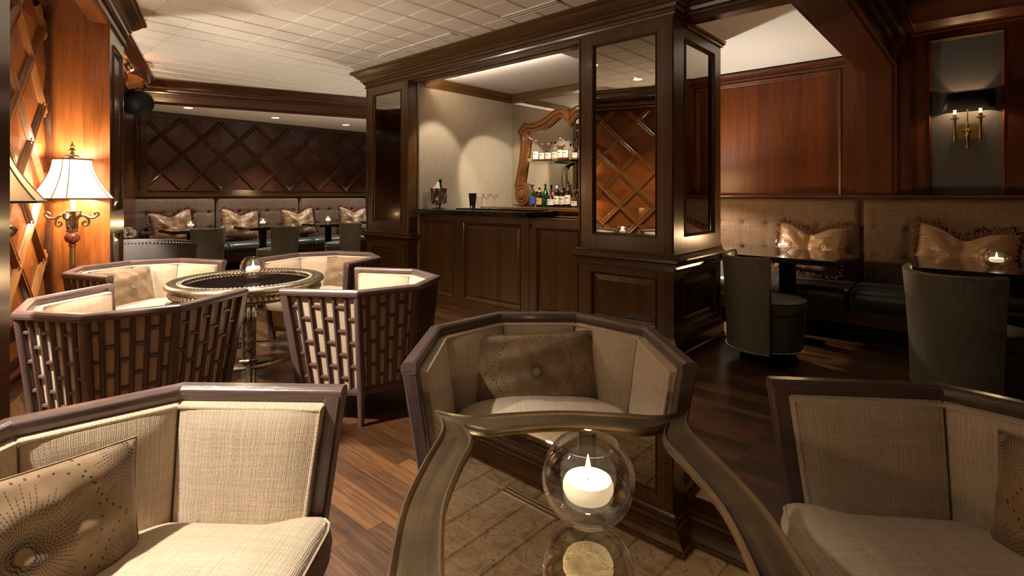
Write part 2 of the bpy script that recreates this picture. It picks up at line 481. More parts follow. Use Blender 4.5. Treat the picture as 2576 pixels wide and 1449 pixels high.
k.bump(k.math('SUBTRACT', k.math('MULTIPLY', g, 0.3), br.outputs['Fac']), 0.25, 0.003); M['floor'] = k.m
# ceiling tile
k = NT('mineral_tile'); n1 = k.noise(k.coord('Object'), 180, 3)
k.set(Base_Color=(0.84, 0.755, 0.635, 1), Roughness=0.9); k.bump(n1, 0.35, 0.003); M['tile'] = k.m
# grasscloth and herringbone wall coverings
M['grass'] = fabric('grasscloth', (0.31, 0.245, 0.17), (0.40, 0.325, 0.23), 800, 0.25, True, 0.0, 0, 0.9, 'Object')
k = NT('slate_herringbone'); tc = k.n('ShaderNodeTexCoord'); sp = k.n('ShaderNodeSeparateXYZ'); k.l(tc.outputs['Object'], sp.inputs[0])
zz = k.math('PINGPONG', sp.outputs[0], 0.018)
wv = k.math('SINE', k.math('MULTIPLY', k.math('ADD', sp.outputs[2], zz), 620.0))
col = k.ramp(k.math('MULTIPLY_ADD', wv, 0.5, 0.5), [(0.2, (0.036, 0.035, 0.040, 1)), (0.8, (0.060, 0.058, 0.064, 1))])
k.set(Base_Color=col, Roughness=0.75); k.bump(wv, 0.2, 0.002); M['slate'] = k.m
# black granite
k = NT('black_granite'); vo = k.n('ShaderNodeTexVoronoi'); vo.inputs['Scale'].default_value = 190; k.l(k.coord('Object'), vo.inputs['Vector'])
sm = k.n('ShaderNodeSeparateColor'); k.l(vo.outputs['Color'], sm.inputs[0])
k.set(Base_Color=k.ramp(sm.outputs[0], [(0.3, (0.008, 0.008, 0.009, 1)), (0.75, (0.03, 0.028, 0.027, 1)), (0.97, (0.07, 0.062, 0.055, 1))]), Roughness=0.08); M['granite'] = k.m
# gold dupioni cushion and fringe
k = NT('bronze_silk'); n1 = k.noise(k.coord('UV', (9, 130, 1)), 1.0, 3)
k.set(Base_Color=k.ramp(n1, [(0.3, (0.125, 0.072, 0.036, 1)), (0.7, (0.225, 0.138, 0.072, 1))]), Roughness=0.40, Metallic=0.1, Sheen_Weight=0.3)
n2 = k.noise(k.coord('UV', (7, 11, 1)), 1.0, 3, 0.55, 1.2); k.bump(k.math('ADD', k.math('MULTIPLY', n1, 0.06), n2), 0.9, 0.02); M['silk'] = k.m
k = NT('fringe_yarn'); n1 = k.noise(k.coord('Object'), 60, 2)
k.set(Base_Color=k.ramp(n1, [(0.35, (0.05, 0.014, 0.010, 1)), (0.65, (0.16, 0.06, 0.035, 1))]), Roughness=0.7); M['fringe'] = k.m
# sunburst embroidered cushion (UV in metres from the centre)
def sunburst(name, W, H):
    k = NT(name); tc = k.n('ShaderNodeTexCoord'); sp = k.n('ShaderNodeSeparateXYZ'); k.l(tc.outputs['UV'], sp.inputs[0])
    X, Y = sp.outputs[0], sp.outputs[1]
    def burst(x, y, N, r0, r1, wd):
        r = k.math('POWER', k.math('ADD', k.math('MULTIPLY', x, x), k.math('MULTIPLY', y, y)), 0.5)
        a = k.math('ARCTAN2', y, x)
        s = k.math('ABSOLUTE', k.math('SINE', k.math('MULTIPLY', a, N / 2.0)))
        dist = k.math('MULTIPLY', s, k.math('DIVIDE', r, N / 2.0))
        ln = k.math('LESS_THAN', dist, wd)
        cell = k.math('FLOOR', k.math('MULTIPLY_ADD', a, N / (2 * PI), 0.5))
        wn = k.n('ShaderNodeTexWhiteNoise', noise_dimensions='1D'); k.l(cell, wn.inputs['W'])
        dash = k.math('GREATER_THAN', k.math('SINE', k.math('MULTIPLY_ADD', r, 800.0, k.math('MULTIPLY', wn.outputs[0], 20.0))), -0.45)
        rmax = k.math('MULTIPLY_ADD', wn.outputs[0], 0.35 * r1, 0.68 * r1)
        msk = k.math('MULTIPLY', k.math('GREATER_THAN', r, r0), k.math('LESS_THAN', r, rmax))
        ln = k.math('MULTIPLY', k.math('MULTIPLY', ln, dash), msk)
        # ring of French knots at the tips
        fr = k.math('SUBTRACT', k.math('FRACT', k.math('MULTIPLY', a, N * 0.6 / (2 * PI))), 0.5)
        dx = k.math('MULTIPLY', fr, k.math('MULTIPLY', r, 2 * PI / (N * 0.6)))
        dy = k.math('SUBTRACT', r, k.math('MULTIPLY_ADD', k.math('SINE', k.math('MULTIPLY', a, 3.0)), 0.012, r1 * 1.12))
        dd = k.math('ADD', k.math('MULTIPLY', dx, dx), k.math('MULTIPLY', dy, dy))
        dot = k.math('LESS_THAN', dd, 0.0026 ** 2)
        return k.math('MAXIMUM', ln, dot)
    b1 = burst(X, Y, 64, 0.015, 0.130, 0.00075)
    cx = k.math('SUBTRACT', k.math('ABSOLUTE', X), W * 0.485); cy = k.math('SUBTRACT', k.math('ABSOLUTE', Y), H * 0.47)
    b2 = burst(cx, cy, 76, 0.016, 0.115, 0.00075)
    thr = k.math('MAXIMUM', b1, b2)
    n1 = k.noise(k.coord('Object'), 25, 3)
    base = k.ramp(n1, [(0.3, (0.19, 0.12, 0.062, 1)), (0.7, (0.28, 0.18, 0.095, 1))])
    col = k.mix(thr, base, (0.022, 0.013, 0.008, 1))
    k.set(Base_Color=col, Roughness=0.6, Sheen_Weight=0.6, Sheen_Roughness=0.35)
    k.bump(k.math('SUBTRACT', k.math('MULTIPLY', n1, 0.2), thr), 0.5, 0.002)
    return k.m
M['burst'] = sunburst('sunburst_velvet', 0.50, 0.285)
# lamp shade
k = NT('cream_shade'); k.t.nodes.remove(k.b)
df = k.n('ShaderNodeBsdfDiffuse'); df.inputs[0].default_value = (0.55, 0.40, 0.25, 1)
tl = k.n('ShaderNodeBsdfTranslucent'); tl.inputs[0].default_value = (0.52, 0.37, 0.22, 1)
mx = k.n('ShaderNodeMixShader'); mx.inputs[0].default_value = 0.6
k.l(df.outputs[0], mx.inputs[1]); k.l(tl.outputs[0], mx.inputs[2]); k.l(mx.outputs[0], k.out.inputs[0]); M['shade'] = k.m
M['shade_trim'] = plain('shade_braid', (0.10, 0.06, 0.03), 0.7)
M['jasper'] = metal('red_marble', (0.32, 0.075, 0.05), 0.25, 40, 0.75, 0.2, 0.0)

# ------------------------------------------------------------------ panelling helpers
def panel_face(mb, P, x0, x1, z0, z1, ops, depth=0.018, bev=0.03, field=0.05, lift=0.012):
    """P(x, z, d) -> point, d inward.  ops: (a0, a1, c0, c1, 'panel'|'hole')"""
    xs = sorted({x0, x1} | {q for o in ops for q in o[:2]}); zs = sorted({z0, z1} | {q for o in ops for q in o[2:4]})
    for i in range(len(xs) - 1):
        for j in range(len(zs) - 1):
            cx, cz = (xs[i] + xs[i + 1]) / 2, (zs[j] + zs[j + 1]) / 2
            if any(o[0] < cx < o[1] and o[2] < cz < o[3] for o in ops): continue
            mb.add([P(xs[i], zs[j], 0), P(xs[i + 1], zs[j], 0), P(xs[i + 1], zs[j + 1], 0), P(xs[i], zs[j + 1], 0)], [(0, 1, 2, 3)])
    def rect(o, ins, d):
        return [P(o[0] + ins, o[2] + ins, d), P(o[1] - ins, o[2] + ins, d), P(o[1] - ins, o[3] - ins, d), P(o[0] + ins, o[3] - ins, d)]
    ring = [(0, 1, 5, 4), (1, 2, 6, 5), (2, 3, 7, 6), (3, 0, 4, 7)]
    for o in ops:
        steps = [(0, 0), (0.004, -0.010), (bev * 0.5, -0.004), (bev * 0.7, depth * 0.6), (bev, depth)]
        if o[4] == 'panel': steps += [(bev + 0.006, depth), (bev + field, depth - lift)]
        rs = [rect(o, a, d) for a, d in steps]
        for a, b in zip(rs, rs[1:]): mb.add(a + b, ring)
        if o[4] == 'panel': mb.add(rs[-1], [(0, 1, 2, 3)])
    return mb
def clip_poly(poly, x0, x1, z0, z1):
    for ax, lim, sg in ((0, x0, 1), (0, x1, -1), (1, z0, 1), (1, z1, -1)):
        out = []
        for i in range(len(poly)):
            a, b = poly[i - 1], poly[i]
            ia, ib = (a[ax] - lim) * sg >= 0, (b[ax] - lim) * sg >= 0
            if ia != ib:
                t = (lim - a[ax]) / (b[ax] - a[ax])
                out.append((a[0] + (b[0] - a[0]) * t, a[1] + (b[1] - a[1]) * t))
            if ib: out.append(b)
        poly = out
        if not poly: break
    return poly
def diamonds(P, x0, x1, z0, z1, dx, dz, xo, zo, bw=0.042, bh=0.034, rise=0.03):
    pan, bar = MB(), MB()
    hx, hz = dx / 2, dz / 2
    for i in range(int((x0 - xo) / hx) - 2, int((x1 - xo) / hx) + 3):
        for j in range(int((z0 - zo) / hz) - 2, int((z1 - zo) / hz) + 3):
            if (i + j) % 2: continue
            cx, cz = xo + i * hx, zo + j * hz
            for sx, sz in ((1, 1), (-1, 1), (-1, -1), (1, -1)):
                tri = [(cx, cz), (cx + sx * hx, cz), (cx, cz + sz * hz)]
                pl = clip_poly(tri, x0, x1, z0, z1)
                if len(pl) < 3: continue
                vs, uv = [], []
                for x, z in pl:
                    t = abs(x - cx) / hx + abs(z - cz) / hz
                    vs.append(P(x, z, rise * max(0, 1 - t) ** 1.0 * 0.5))
                    e = (Vector((-sx * hx, sz * hz))).normalized()
                    q = Vector((x - cx, z - cz)); u = q.dot(e); n_ = q.dot(Vector((e.y, -e.x)))
                    uv.append((u + i * 3.1 + sx * 7, n_ + j * 1.7 + sz))
                pan.add(vs, [tuple(range(len(vs)))], False, None, [uv])
    pf = [(-1, 0), (-1, 0.3), (-0.72, 0.85), (-0.5, 0.55), (-0.38, 0.62), (-0.15, 1.0), (0.15, 1.0), (0.38, 0.62), (0.5, 0.55), (0.72, 0.85), (1, 0.3), (1, 0)]
    for fam in (1, -1):
        d = Vector((hx, fam * hz)).normalized(); nrm = Vector((-d.y, d.x))
        n = int((x1 - x0 + z1 - z0) / hx) + 6
        for q in range(-n, n):
            ox = xo + hx + q * dx
            # line through (ox, zo) along d, clipped to the rectangle
            t0, t1 = -1e9, 1e9
            for o, dd, lo, hi in ((ox, d.x, x0, x1), (zo, d.y, z0, z1)):
                a, b = (lo - o) / dd, (hi - o) / dd
                t0, t1 = max(t0, min(a, b)), min(t1, max(a, b))
            if t1 - t0 < 0.03: continue
            A, B = Vector((ox, zo)) + d * t0, Vector((ox, zo)) + d * t1
            vs = []
            for e in (A, B):
                for o, h in pf:
                    p = e + nrm * o * bw
                    vs.append(P(min(max(p.x, x0), x1), min(max(p.y, z0), z1), h * bh + 0.001 * fam))
            K = len(pf); fs, uv = [], []
            for i in range(K - 1):
                fs.append((i, i + 1, K + i + 1, K + i))
                uv.append([(t0 + q, i * .02), (t0 + q, i * .02 + .02), (t1 + q, i * .02 + .02), (t1 + q, i * .02)])
            bar.add(vs, fs, False, None, uv)
    return pan, bar

CEIL = 2.83
CROWN = [(0.0, CEIL), (0.155, CEIL), (0.155, CEIL - 0.018), (0.142, CEIL - 0.030), (0.128, CEIL - 0.034), (0.100, CEIL - 0.064), (0.072, CEIL - 0.090),
         (0.056, CEIL - 0.100), (0.056, CEIL - 0.118), (0.036, CEIL - 0.126), (0.030, CEIL - 0.150), (0.012, CEIL - 0.160), (0.010, CEIL - 0.178), (0.0, CEIL - 0.185)]

# ================================================================== SETTING
# floor
mb = MB(); mb.box(-11, 4, -4, 12, -0.06, 0.0)
struct('floor', mb, M['floor'], RB)
# tiled ceiling: bevelled tiles in the bar's frame (x = -b, y = a)
mb = MB(); T = 0.305
mb.box(-10.5, 3.6, -3.6, 11.5, CEIL + 0.012, CEIL + 0.05)
tz = CEIL
for i in range(-34, 12):
    for j in range(-12, 38):
        x0 = -2.55 + i * T; y0 = 3.41 + j * T
        gx, gy = 0.013, 0.002
        bx, by = 0.022, 0.004
        a = [(x0 + gx, y0 + gy, tz + 0.013), (x0 + T - gx, y0 + gy, tz + 0.013), (x0 + T - gx, y0 + T - gy, tz + 0.013), (x0 + gx, y0 + T - gy, tz + 0.013)]
        b = [(x0 + gx + bx * .3, y0 + gy + by, tz), (x0 + T - gx - bx * .3, y0 + gy + by, tz), (x0 + T - gx - bx * .3, y0 + T - gy - by, tz), (x0 + gx + bx * .3, y0 + T - gy - by, tz)]
        mb.add(a + b, [(4, 5, 6, 7), (0, 1, 5, 4), (1, 2, 6, 5), (2, 3, 7, 6), (3, 0, 4, 7)])
struct('ceiling', mb, M['tile'], RB)
# walls that close the room behind the camera
mb = MB(); mb.box(-10, 3.0, -3.1, -3.0, 0, CEIL); struct('wall_rear', mb, M['dark_z'], RB)
mb = MB(); mb.box(2.4, 2.5, -3.0, 6.2, 0, CEIL); struct('wall_right', mb, M['red'], RB)

# --- left panelled wall (frame p, r): plane p = -1.108
WP = -1.108
LP = lambda x, z, h: (WP + h, x, z)
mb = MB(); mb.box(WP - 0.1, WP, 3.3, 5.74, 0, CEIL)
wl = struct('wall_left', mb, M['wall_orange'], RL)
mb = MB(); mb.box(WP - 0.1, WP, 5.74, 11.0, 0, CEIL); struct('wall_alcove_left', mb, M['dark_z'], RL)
mb = MB(); mb.box(-3.5, -3.4, -2.2, 3.4, 0, CEIL); mb.box(-3.4, WP, 3.3, 3.4, 0, CEIL); struct('wall_side_left', mb, M['dark_z'], RL)
mb = MB(); mb.box(-0.95, -0.50, 1.75, 1.95, 0, CEIL); struct('trim_10', mb, M['dark_z'], RL, bevel=0.01)
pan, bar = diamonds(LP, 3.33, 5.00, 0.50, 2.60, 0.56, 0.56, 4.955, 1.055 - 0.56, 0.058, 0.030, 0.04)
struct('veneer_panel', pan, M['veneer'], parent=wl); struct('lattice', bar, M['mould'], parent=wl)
mb = MB()
for z0, z1, d in ((0.0, 0.14, 0.03), (0.14, 0.16, 0.045), (0.22, 0.25, 0.03), (0.44, 0.50, 0.045), (0.47, 0.49, 0.06), (2.60, 2.66, 0.03)):
    mb.box(WP, WP + d, 3.3, 5.06, z0, z1)
mb.box(WP, WP + 0.046, 4.985, 5.06, 0.16, 2.64)
struct('moulding', mb, M['dark_y'], parent=wl)
# pilasters on the left wall: the far one takes the lamp light on its face, the near one frames the view
def pilaster(name, r0, r1):
    mb = MB()
    p1 = -0.725
    mb.add([(WP, r0, 0), (p1, r0, 0), (p1, r0, CEIL), (WP, r0, CEIL)], [(0, 1, 2, 3)])
    mb.add([(WP, r1, 0), (p1, r1, 0), (p1, r1, CEIL), (WP, r1, CEIL)], [(3, 2, 1, 0)])
    panel_face(mb, lambda x, z, d: (p1 - d, x, z), r0, r1, 0, CEIL, [(r0 + 0.12, r1 - 0.12, 0.25, 0.95, 'panel'), (r0 + 0.12, r1 - 0.12, 1.12, 2.45, 'panel')])
    o = struct(name, mb, M['dark_z'], RL)
    fb = MB(); fb.box(WP, p1, r0 - 0.012, r0 - 0.002, 0, CEIL - 0.02); struct('face', fb, M['wall_orange'], parent=o)
    cr = MB(); cr.sweep(CROWN, [(p1, 1.95), (p1, r1), (WP, r1)], side=1)
    cr.sweep([(0, 2.575), (0.016, 2.575), (0.022, 2.59), (0.012, 2.60), (0.012, 2.625), (0.026, 2.64), (0.0, 2.645)], [(p1, 1.95), (p1, r1), (WP, r1)], side=1)
    struct('crown', cr, M['dark_uv'], parent=o)
    bs = MB(); bs.sweep([(0, 0.0), (0.03, 0.0), (0.03, 0.13), (0.018, 0.15), (0, 0.16)], [(WP, r0), (p1, r0), (p1, r1), (WP, r1)], side=1)
    struct('plinth', bs, M['dark_uv'], parent=o)
    return o
pilaster('trim_1', 5.06, 5.74)
# crown over the diamond bay
mb = MB(); mb.box(-0.857, -0.727, 1.95, 5.06, 2.588, CEIL); mb.box(-0.845, -0.739, 1.95, 5.06, 2.576, 2.588); struct('trim_2', mb, M['wall_header'], RL)
# downstand beam round the raised tiled ceiling: along the left wall, then across before the far alcove
mb = MB(); mb.box(WP, -0.89, 5.74, 8.63, 2.515, CEIL); mb.box(WP, 4.2, 8.63, 8.73, 2.515, CEIL)
be = struct('trim_4', mb, M['dark_x'], RL)
cr = MB(); cr.sweep(CROWN, [(-0.89, 5.74), (-0.89, 8.63), (4.2, 8.63)], side=1)
cr.sweep([(0, 2.515), (0.012, 2.515), (0.02, 2.525), (0.012, 2.535), (0, 2.54)], [(-0.89, 5.74), (-0.89, 8.63), (4.2, 8.63)], side=1)
cr.sweep([(0, 2.60), (0.012, 2.60), (0.012, 2.612), (0, 2.618)], [(-0.89, 5.74), (-0.89, 8.63), (4.2, 8.63)], side=1)
struct('crown', cr, M['dark_uv'], parent=be)
# far alcove: plaster ceiling and the diamond wall behind the bench (bar frame, b = 9.9)
mb = MB(); mb.add([(WP, 5.74, 2.60), (WP, 8.65, 2.60), (-0.9, 8.65, 2.60), (-0.9, 5.74, 2.60)], [(0, 1, 2, 3)])
mb.box(WP, 4.6, 8.72, 13.5, 2.60, 2.64); struct('ceiling_alcove', mb, M['plaster'], RL)
WB = 9.90
mb = MB(); mb.box(-WB - 0.1, -WB, 0.5, 9.5, 0, 2.75); wb = struct('wall_back', mb, M['dark_z'], RB)
AP = lambda x, z, h: (-WB + h, x, z)
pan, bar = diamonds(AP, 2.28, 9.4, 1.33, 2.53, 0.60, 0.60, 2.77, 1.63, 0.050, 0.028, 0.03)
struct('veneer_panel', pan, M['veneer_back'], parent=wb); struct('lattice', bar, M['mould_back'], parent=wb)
mb = MB()
mb.box(-WB, -WB + 0.045, 1.9, 9.4, 1.25, 1.33); mb.box(-WB, -WB + 0.05, 1.9, 9.4, 2.53, 2.60); mb.box(-WB, -WB + 0.045, 2.18, 2.28, 1.33, 2.53)
mb.box(-WB, -WB + 0.06, 2.28, 9.4, 1.322, 1.342)
struct('moulding', mb, M['mould_back'], parent=wb)
mb = MB(); mb.box(-WB, -5.9, 9.3, 9.4, 0, 2.75); struct('wall_far', mb, M['dark_z'], RB)

# --- right alcove (bar frame): back wall a = 5.97, beam b .57-.88, plaster ceiling 2.615
WA = 5.97
RP = lambda x, z, d: (x, WA + d, z)
mb = MB()
panel_face(mb, RP, -2.9, -0.97, 1.18, 2.62, [(-2.55, -1.02, 1.24, 2.49, 'panel')], 0.022, 0.035, 0.004, 0.0)
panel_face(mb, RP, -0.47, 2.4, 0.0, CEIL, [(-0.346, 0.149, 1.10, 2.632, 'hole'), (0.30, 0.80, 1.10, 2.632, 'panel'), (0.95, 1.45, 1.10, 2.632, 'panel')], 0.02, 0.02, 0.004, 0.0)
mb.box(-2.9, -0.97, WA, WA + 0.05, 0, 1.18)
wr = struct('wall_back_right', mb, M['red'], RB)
mb = MB(); mb.box(-0.36, 0.16, WA + 0.018, WA + 0.04, 1.0, 2.65); struct('fabric_panel', mb, M['slate'], parent=wr)
mb = MB()
mb.box(-2.9, -0.97, WA - 0.015, WA, 2.505, 2.525)
mb.sweep([(0, 2.60), (0.03, 2.60), (0.03, 2.585), (0.015, 2.57), (0, 2.56)], [(-2.9, WA), (-0.97, WA)], side=1)
mb.sweep([(0, CEIL - 0.02), (0.12, CEIL - 0.02), (0.11, CEIL - 0.05), (0.05, CEIL - 0.10), (0.03, CEIL - 0.11), (0.03, CEIL - 0.13), (0, CEIL - 0.135)], [(-0.47, WA), (2.4, WA)], side=1)
struct('crown', mb, M['red_h'], parent=wr)
# wall pilaster under the beam
mb = MB(); mb.box(-0.97, -0.47, WA - 0.05, WA + 0.05, 0, CEIL); mb.box(-0.88, -0.57, WA - 0.09, WA - 0.05, 0, 2.44); mb.box(-0.845, -0.605, WA - 0.10, WA - 0.09, 0, 2.44)
struct('trim_5', mb, M['red'], RB)
mb = MB(); mb.box(-0.88, -0.57, 1.2, WA, 2.44, CEIL); mb.box(-0.845, -0.605, 1.2, WA - 0.1, 2.43, 2.44)
mb.box(-0.57, -0.54, 1.2, WA, 2.52, CEIL); mb.box(-0.54, -0.50, 1.2, WA, 2.60, CEIL); mb.box(-0.50, -0.44, 1.2, WA, 2.72, CEIL)
struct('trim_6', mb, M['red_y'], RB, bevel=0.006)
mb = MB(); mb.box(-3.0, -0.88, 4.0, WA + 0.05, 2.615, 2.65); struct('ceiling_right', mb, M['plaster'], RB)
mb = MB(); mb.box(-0.44, 2.4, 1.2, WA, CEIL - 0.02, CEIL - 0.005)
for y in (2.2, 3.4, 4.6): mb.box(-0.44, 2.4, y, y + 0.12, CEIL - 0.07, CEIL - 0.02)
struct('ceiling_bay', mb, M['red_y'], RB)
# header between the pillar and the beam, with its crown running back to the bar
mb = MB(); mb.box(-1.73, 0.0, 3.945, 4.06, 2.607, CEIL); struct('trim_7', mb, M['dark_x'], RB)

# --- bar room shell
FA = 3.755
mb = MB()
panel_face(mb, lambda x, z, d: (x, FA + d, z), -5.92, -1.73, 2.61, CEIL, [])
mb.box(-5.03, -2.60, FA, FA + 0.22, 2.61, CEIL); mb.box(-5.03, -2.60, FA + 0.07, FA + 0.09, 2.595, 2.61); mb.box(-5.03, -2.60, FA + 0.13, FA + 0.22, 2.595, 2.61)
fa = struct('trim_8', mb, M['bar_x'], RB)
cr = MB(); cr.sweep(CROWN, [(-5.92, 4.72), (-5.92, FA), (-1.73, FA), (-1.73, 3.945), (0.0, 3.945)], side=1)
cr.sweep([(0, 2.625), (0.012, 2.625), (0.018, 2.64), (0.008, 2.65), (0, 2.65)], [(-5.92, 4.72), (-5.92, FA), (-1.73, FA), (-1.73, 3.945)], side=1)
struct('crown', cr, M['bar_h'], parent=fa)
mb = MB(); mb.box(-5.06, -5.0, 3.89, 5.60, 0, 2.70); struct('wall_bar_left', mb, M['grass'], RB)
mb = MB(); mb.box(-2.55, -2.50, 4.72, 5.60, 0, 2.70); mb.box(-5.92, -5.06, 4.72, 4.80, 0, 2.70); struct('wall_bar_right', mb, M['grass'], RB)
mb = MB(); mb.box(-5.1, -2.5, 5.56, 5.62, 0, 2.75); wk = struct('wall_bar_back', mb, M['grass'], RB)
for x0, x1, z0, z1 in ((-4.997, -4.385, 1.12, 2.06), (-4.997, -4.385, 2.063, 2.56), (-4.382, -3.77, 1.12, 2.06), (-4.382, -3.77, 2.063, 2.56), (-3.767, -3.15, 1.12, 2.56), (-3.147, -2.55, 1.12, 2.56)):
    mb = MB(); mb.box(x0, x1, 5.552, 5.56, z0, z1); struct('mirror_panel', mb, M['mirror2'], parent=wk)
mb = MB(); mb.box(-5.06, -2.5, 3.90, 5.6, 2.68, 2.72); struct('ceiling_bar', mb, M['plaster'], RB)
mb = MB(); mb.sweep([(0, 2.56), (0.012, 2.56), (0.016, 2.60), (0.03, 2.62), (0.05, 2.66), (0.06, 2.665), (0.06, 2.68), (0, 2.68)], [(-5.0, 3.97), (-5.0, 5.552), (-2.55, 5.552)], side=1)
struct('trim_9', mb, M['bar_h'], RB)
# ceiling slot vents
def vent(b, label):
    t = thing('ceiling_vent', label, 'air vent', BF(3.405, b, CEIL - 0.001), RB, 'slot vents in the tiled ceiling')
    mb = MB(); mb.box(-0.300, 0.300, -0.040, 0.040, -0.004, 0.0); obj('slot', mb, M['blackmat'], t)
    mb = MB()
    for y0, y1 in ((-0.046, -0.034), (-0.010, 0.010), (0.034, 0.046)): mb.box(-0.303, 0.303, y0, y1, -0.010, 0.0)
    mb.box(-0.305, -0.300, -0.046, 0.046, -0.01, 0); mb.box(0.300, 0.305, -0.046, 0.046, -0.01, 0)
    obj('frame', mb, M['tile'], t)
vent(2.855, 'pale slot vent in the tiled ceiling nearest the mirrored pillar with diamond reflection')
vent(4.135, 'middle pale slot vent in the tiled ceiling above the bar opening')
vent(4.745, 'pale slot vent in the tiled ceiling above the bottle bucket end of the bar')

# ================================================================== LIGHT FITTINGS
def downlight(a, b, z, power, label, cone=80, aim=None, group='recessed ceiling downlights', size=0.05, blend=0.6, col=WARM2):
    p = BF(a, b, z)
    t = thing('ceiling_downlight', label, 'downlight', p, 0, group)
    mb = MB(); mb.lathe([(0.060, -0.001), (0.062, -0.006), (0.078, -0.006), (0.082, -0.001)], 28); obj('trim_ring', mb, M['white_metal'], t)
    mb = MB(); mb.lathe([(0.0001, -0.003), (0.060, -0.003)], 28); obj('lens', mb, M['lens'], t)
    q = p - Vector((0, 0, 0.03))
    light('SPOT', 'downlight', q, power, col, size, aim if aim is not None else (q.x, q.y, 0), cone, blend)
DL = 'recessed downlights in the tiled ceiling'
downlight(1.14, 3.47, CEIL, 170, 'lit recessed downlight in the tiled ceiling over the round table', 105, group=DL)
downlight(2.20, 3.50, CEIL, 40, 'added out-of-view downlight in the tiled ceiling before the bar counter', 90, group=DL)  # out-of-view downlight added to light the bar front
downlight(-0.714, 1.913, CEIL, 270, 'lit recessed downlight in the tiled ceiling over the lower pale armchair', 60, (-0.85, 0.92, 0), group=DL)
downlight(-0.937, 3.058, CEIL, 520, 'lit recessed downlight in the tiled ceiling beyond the dark jamb', 48, (-1.55, 2.5, 0.4), group=DL)
downlight(0.95, 4.95, CEIL, 55, 'added out-of-view downlight in the tiled ceiling near the panelled pilaster', 95, group=DL)  # out-of-view downlight added for the far armchairs
AL = 'downlights in the far alcove ceiling'
downlight(2.63, 9.09, 2.60, 75, 'recessed downlight in the far alcove nearest the black loudspeaker', 88, group=AL)
downlight(3.98, 9.13, 2.60, 75, 'middle recessed downlight in the far alcove ceiling', 88, group=AL)
downlight(5.29, 9.05, 2.60, 75, 'recessed downlight in the far alcove nearest the narrow mirrored pillar', 88, group=AL)
downlight(6.60, 9.05, 2.60, 75, 'recessed downlight in the far alcove hidden behind the narrow mirrored pillar', 88, group=AL)
BL = 'downlights in the bar ceiling'
downlight(4.07, 4.42, 2.68, 28, 'recessed downlight behind the bar header, nearest the grasscloth wall', 62, BF(4.17, 5.02, 1.05), group=BL, blend=0.4, size=0.02)
downlight(4.07, 3.80, 2.68, 62, 'middle recessed downlight behind the bar header', 40, BF(5.32, 5.02, 1.22), group=BL, blend=0.22, size=0.02)
downlight(4.07, 3.20, 2.68, 80, 'recessed downlight behind the bar header, nearest the wide mirrored pillar', 80, BF(5.3, 4.0, 1.3), group=BL)

# unseen glowing strip added behind the bar header to brighten the bar ceiling
t = thing('fill_strip', 'added fill strip hidden behind the bar header to brighten the bar ceiling', 'strip light', BF(3.99, 3.8, 2.615), RB)
mb = MB(); mb.box(-1.1, 1.1, -0.012, 0.012, 0.0, 0.012); obj('channel', mb, M['white_metal'], t)
mb = MB(); mb.box(-1.09, 1.09, -0.008, 0.010, 0.012, 0.018); obj('diffuser', mb, emit('fill_strip_diffuser', (1.0, 0.84, 0.66), 190), t)

# ================================================================== BAR
def rail_prof(z0, z1):
    h = z1 - z0
    return [(0, z0), (0.012, z0), (0.016, z0 + 0.12 * h), (0.010, z0 + 0.25 * h), (0.024, z0 + 0.42 * h), (0.045, z0 + 0.52 * h), (0.050, z0 + 0.60 * h), (0.046, z0 + 0.68 * h),
            (0.030, z0 + 0.72 * h), (0.030, z0 + 0.78 * h), (0.020, z0 + 0.82 * h), (0.022, z0 + 0.92 * h), (0.010, z1), (0, z1)]
def pillar(bc, W, label):
    t = thing('mirrored_pillar', label, 'pillar', BF(FA, bc), RB, 'mirrored pillars of the bar')
    h = W / 2; D = 0.955
    mb = MB()
    panel_face(mb, lambda x, z, d: (x, d, z), -h, h, 0, 2.61, [(-h + 0.14, h - 0.14, 0.917, 2.53, 'hole'), (-h + 0.125, h - 0.14, 0.22, 0.61, 'panel')], 0.02, 0.022)
    for s in (1, -1):
        panel_face(mb, lambda x, z, d: (s * (h - d), x, z), 0, D, 0, 2.61, [(0.20, D - 0.15, 0.92, 2.485, 'hole'), (0.16, D - 0.13, 0.22, 0.61, 'panel')], 0.02, 0.022)
    mb.add([(-h, D, 0), (h, D, 0), (h, D, 2.61), (-h, D, 2.61)], [(3, 2, 1, 0)])
    obj('body', mb, M['bar'], t)
    mb = MB()
    mb.box(-h + 0.155, h - 0.155, 0.021, 0.027, 0.93, 2.515)
    obj('mirror', mb, M['mirror'], t, 'mirror pane reflecting the room')
    for s in (1, -1):
        mb = MB(); mb.box(s * (h - 0.027), s * (h - 0.021), 0.215, D - 0.165, 0.935, 2.47); obj('mirror', mb, M['mirror'], t, 'mirror pane reflecting the room')
    path = [(-h, D), (-h, 0), (h, 0), (h, D)]
    mb = MB(); mb.sweep(rail_prof(0.665, 0.80), path, side=1); obj('dado_rail', mb, M['bar_h'], t)
    mb = MB(); mb.sweep([(0, 0), (0.042, 0), (0.042, 0.03), (0.03, 0.04), (0.03, 0.12), (0.02, 0.14), (0.012, 0.16), (0, 0.165)], path, side=1); obj('plinth', mb, M['bar_h'], t)
    mb = MB()
    for x in (-h + 0.012, h - 0.012): mb.tube([(x, 0.0, 0.80), (x, 0.0, 2.61)], 0.010, 8)
    obj('corner_bead', mb, M['bar'], t)
    mb = MB(); mb.sweep([(0, 2.57), (0.016, 2.57), (0.018, 2.585), (0.034, 2.598), (0.034, 2.61), (0, 2.61)], [(h, 0.21), (h, D), (-h, D), (-h, 0.21)], side=1); obj('cornice', mb, M['bar_h'], t)
    return t
pillar(2.165, 0.87, 'wide walnut pillar with tall mirror panes at the banquette end of the bar')
pillar(5.475, 0.89, 'walnut pillar with narrow dark mirror at the alcove end of the bar')

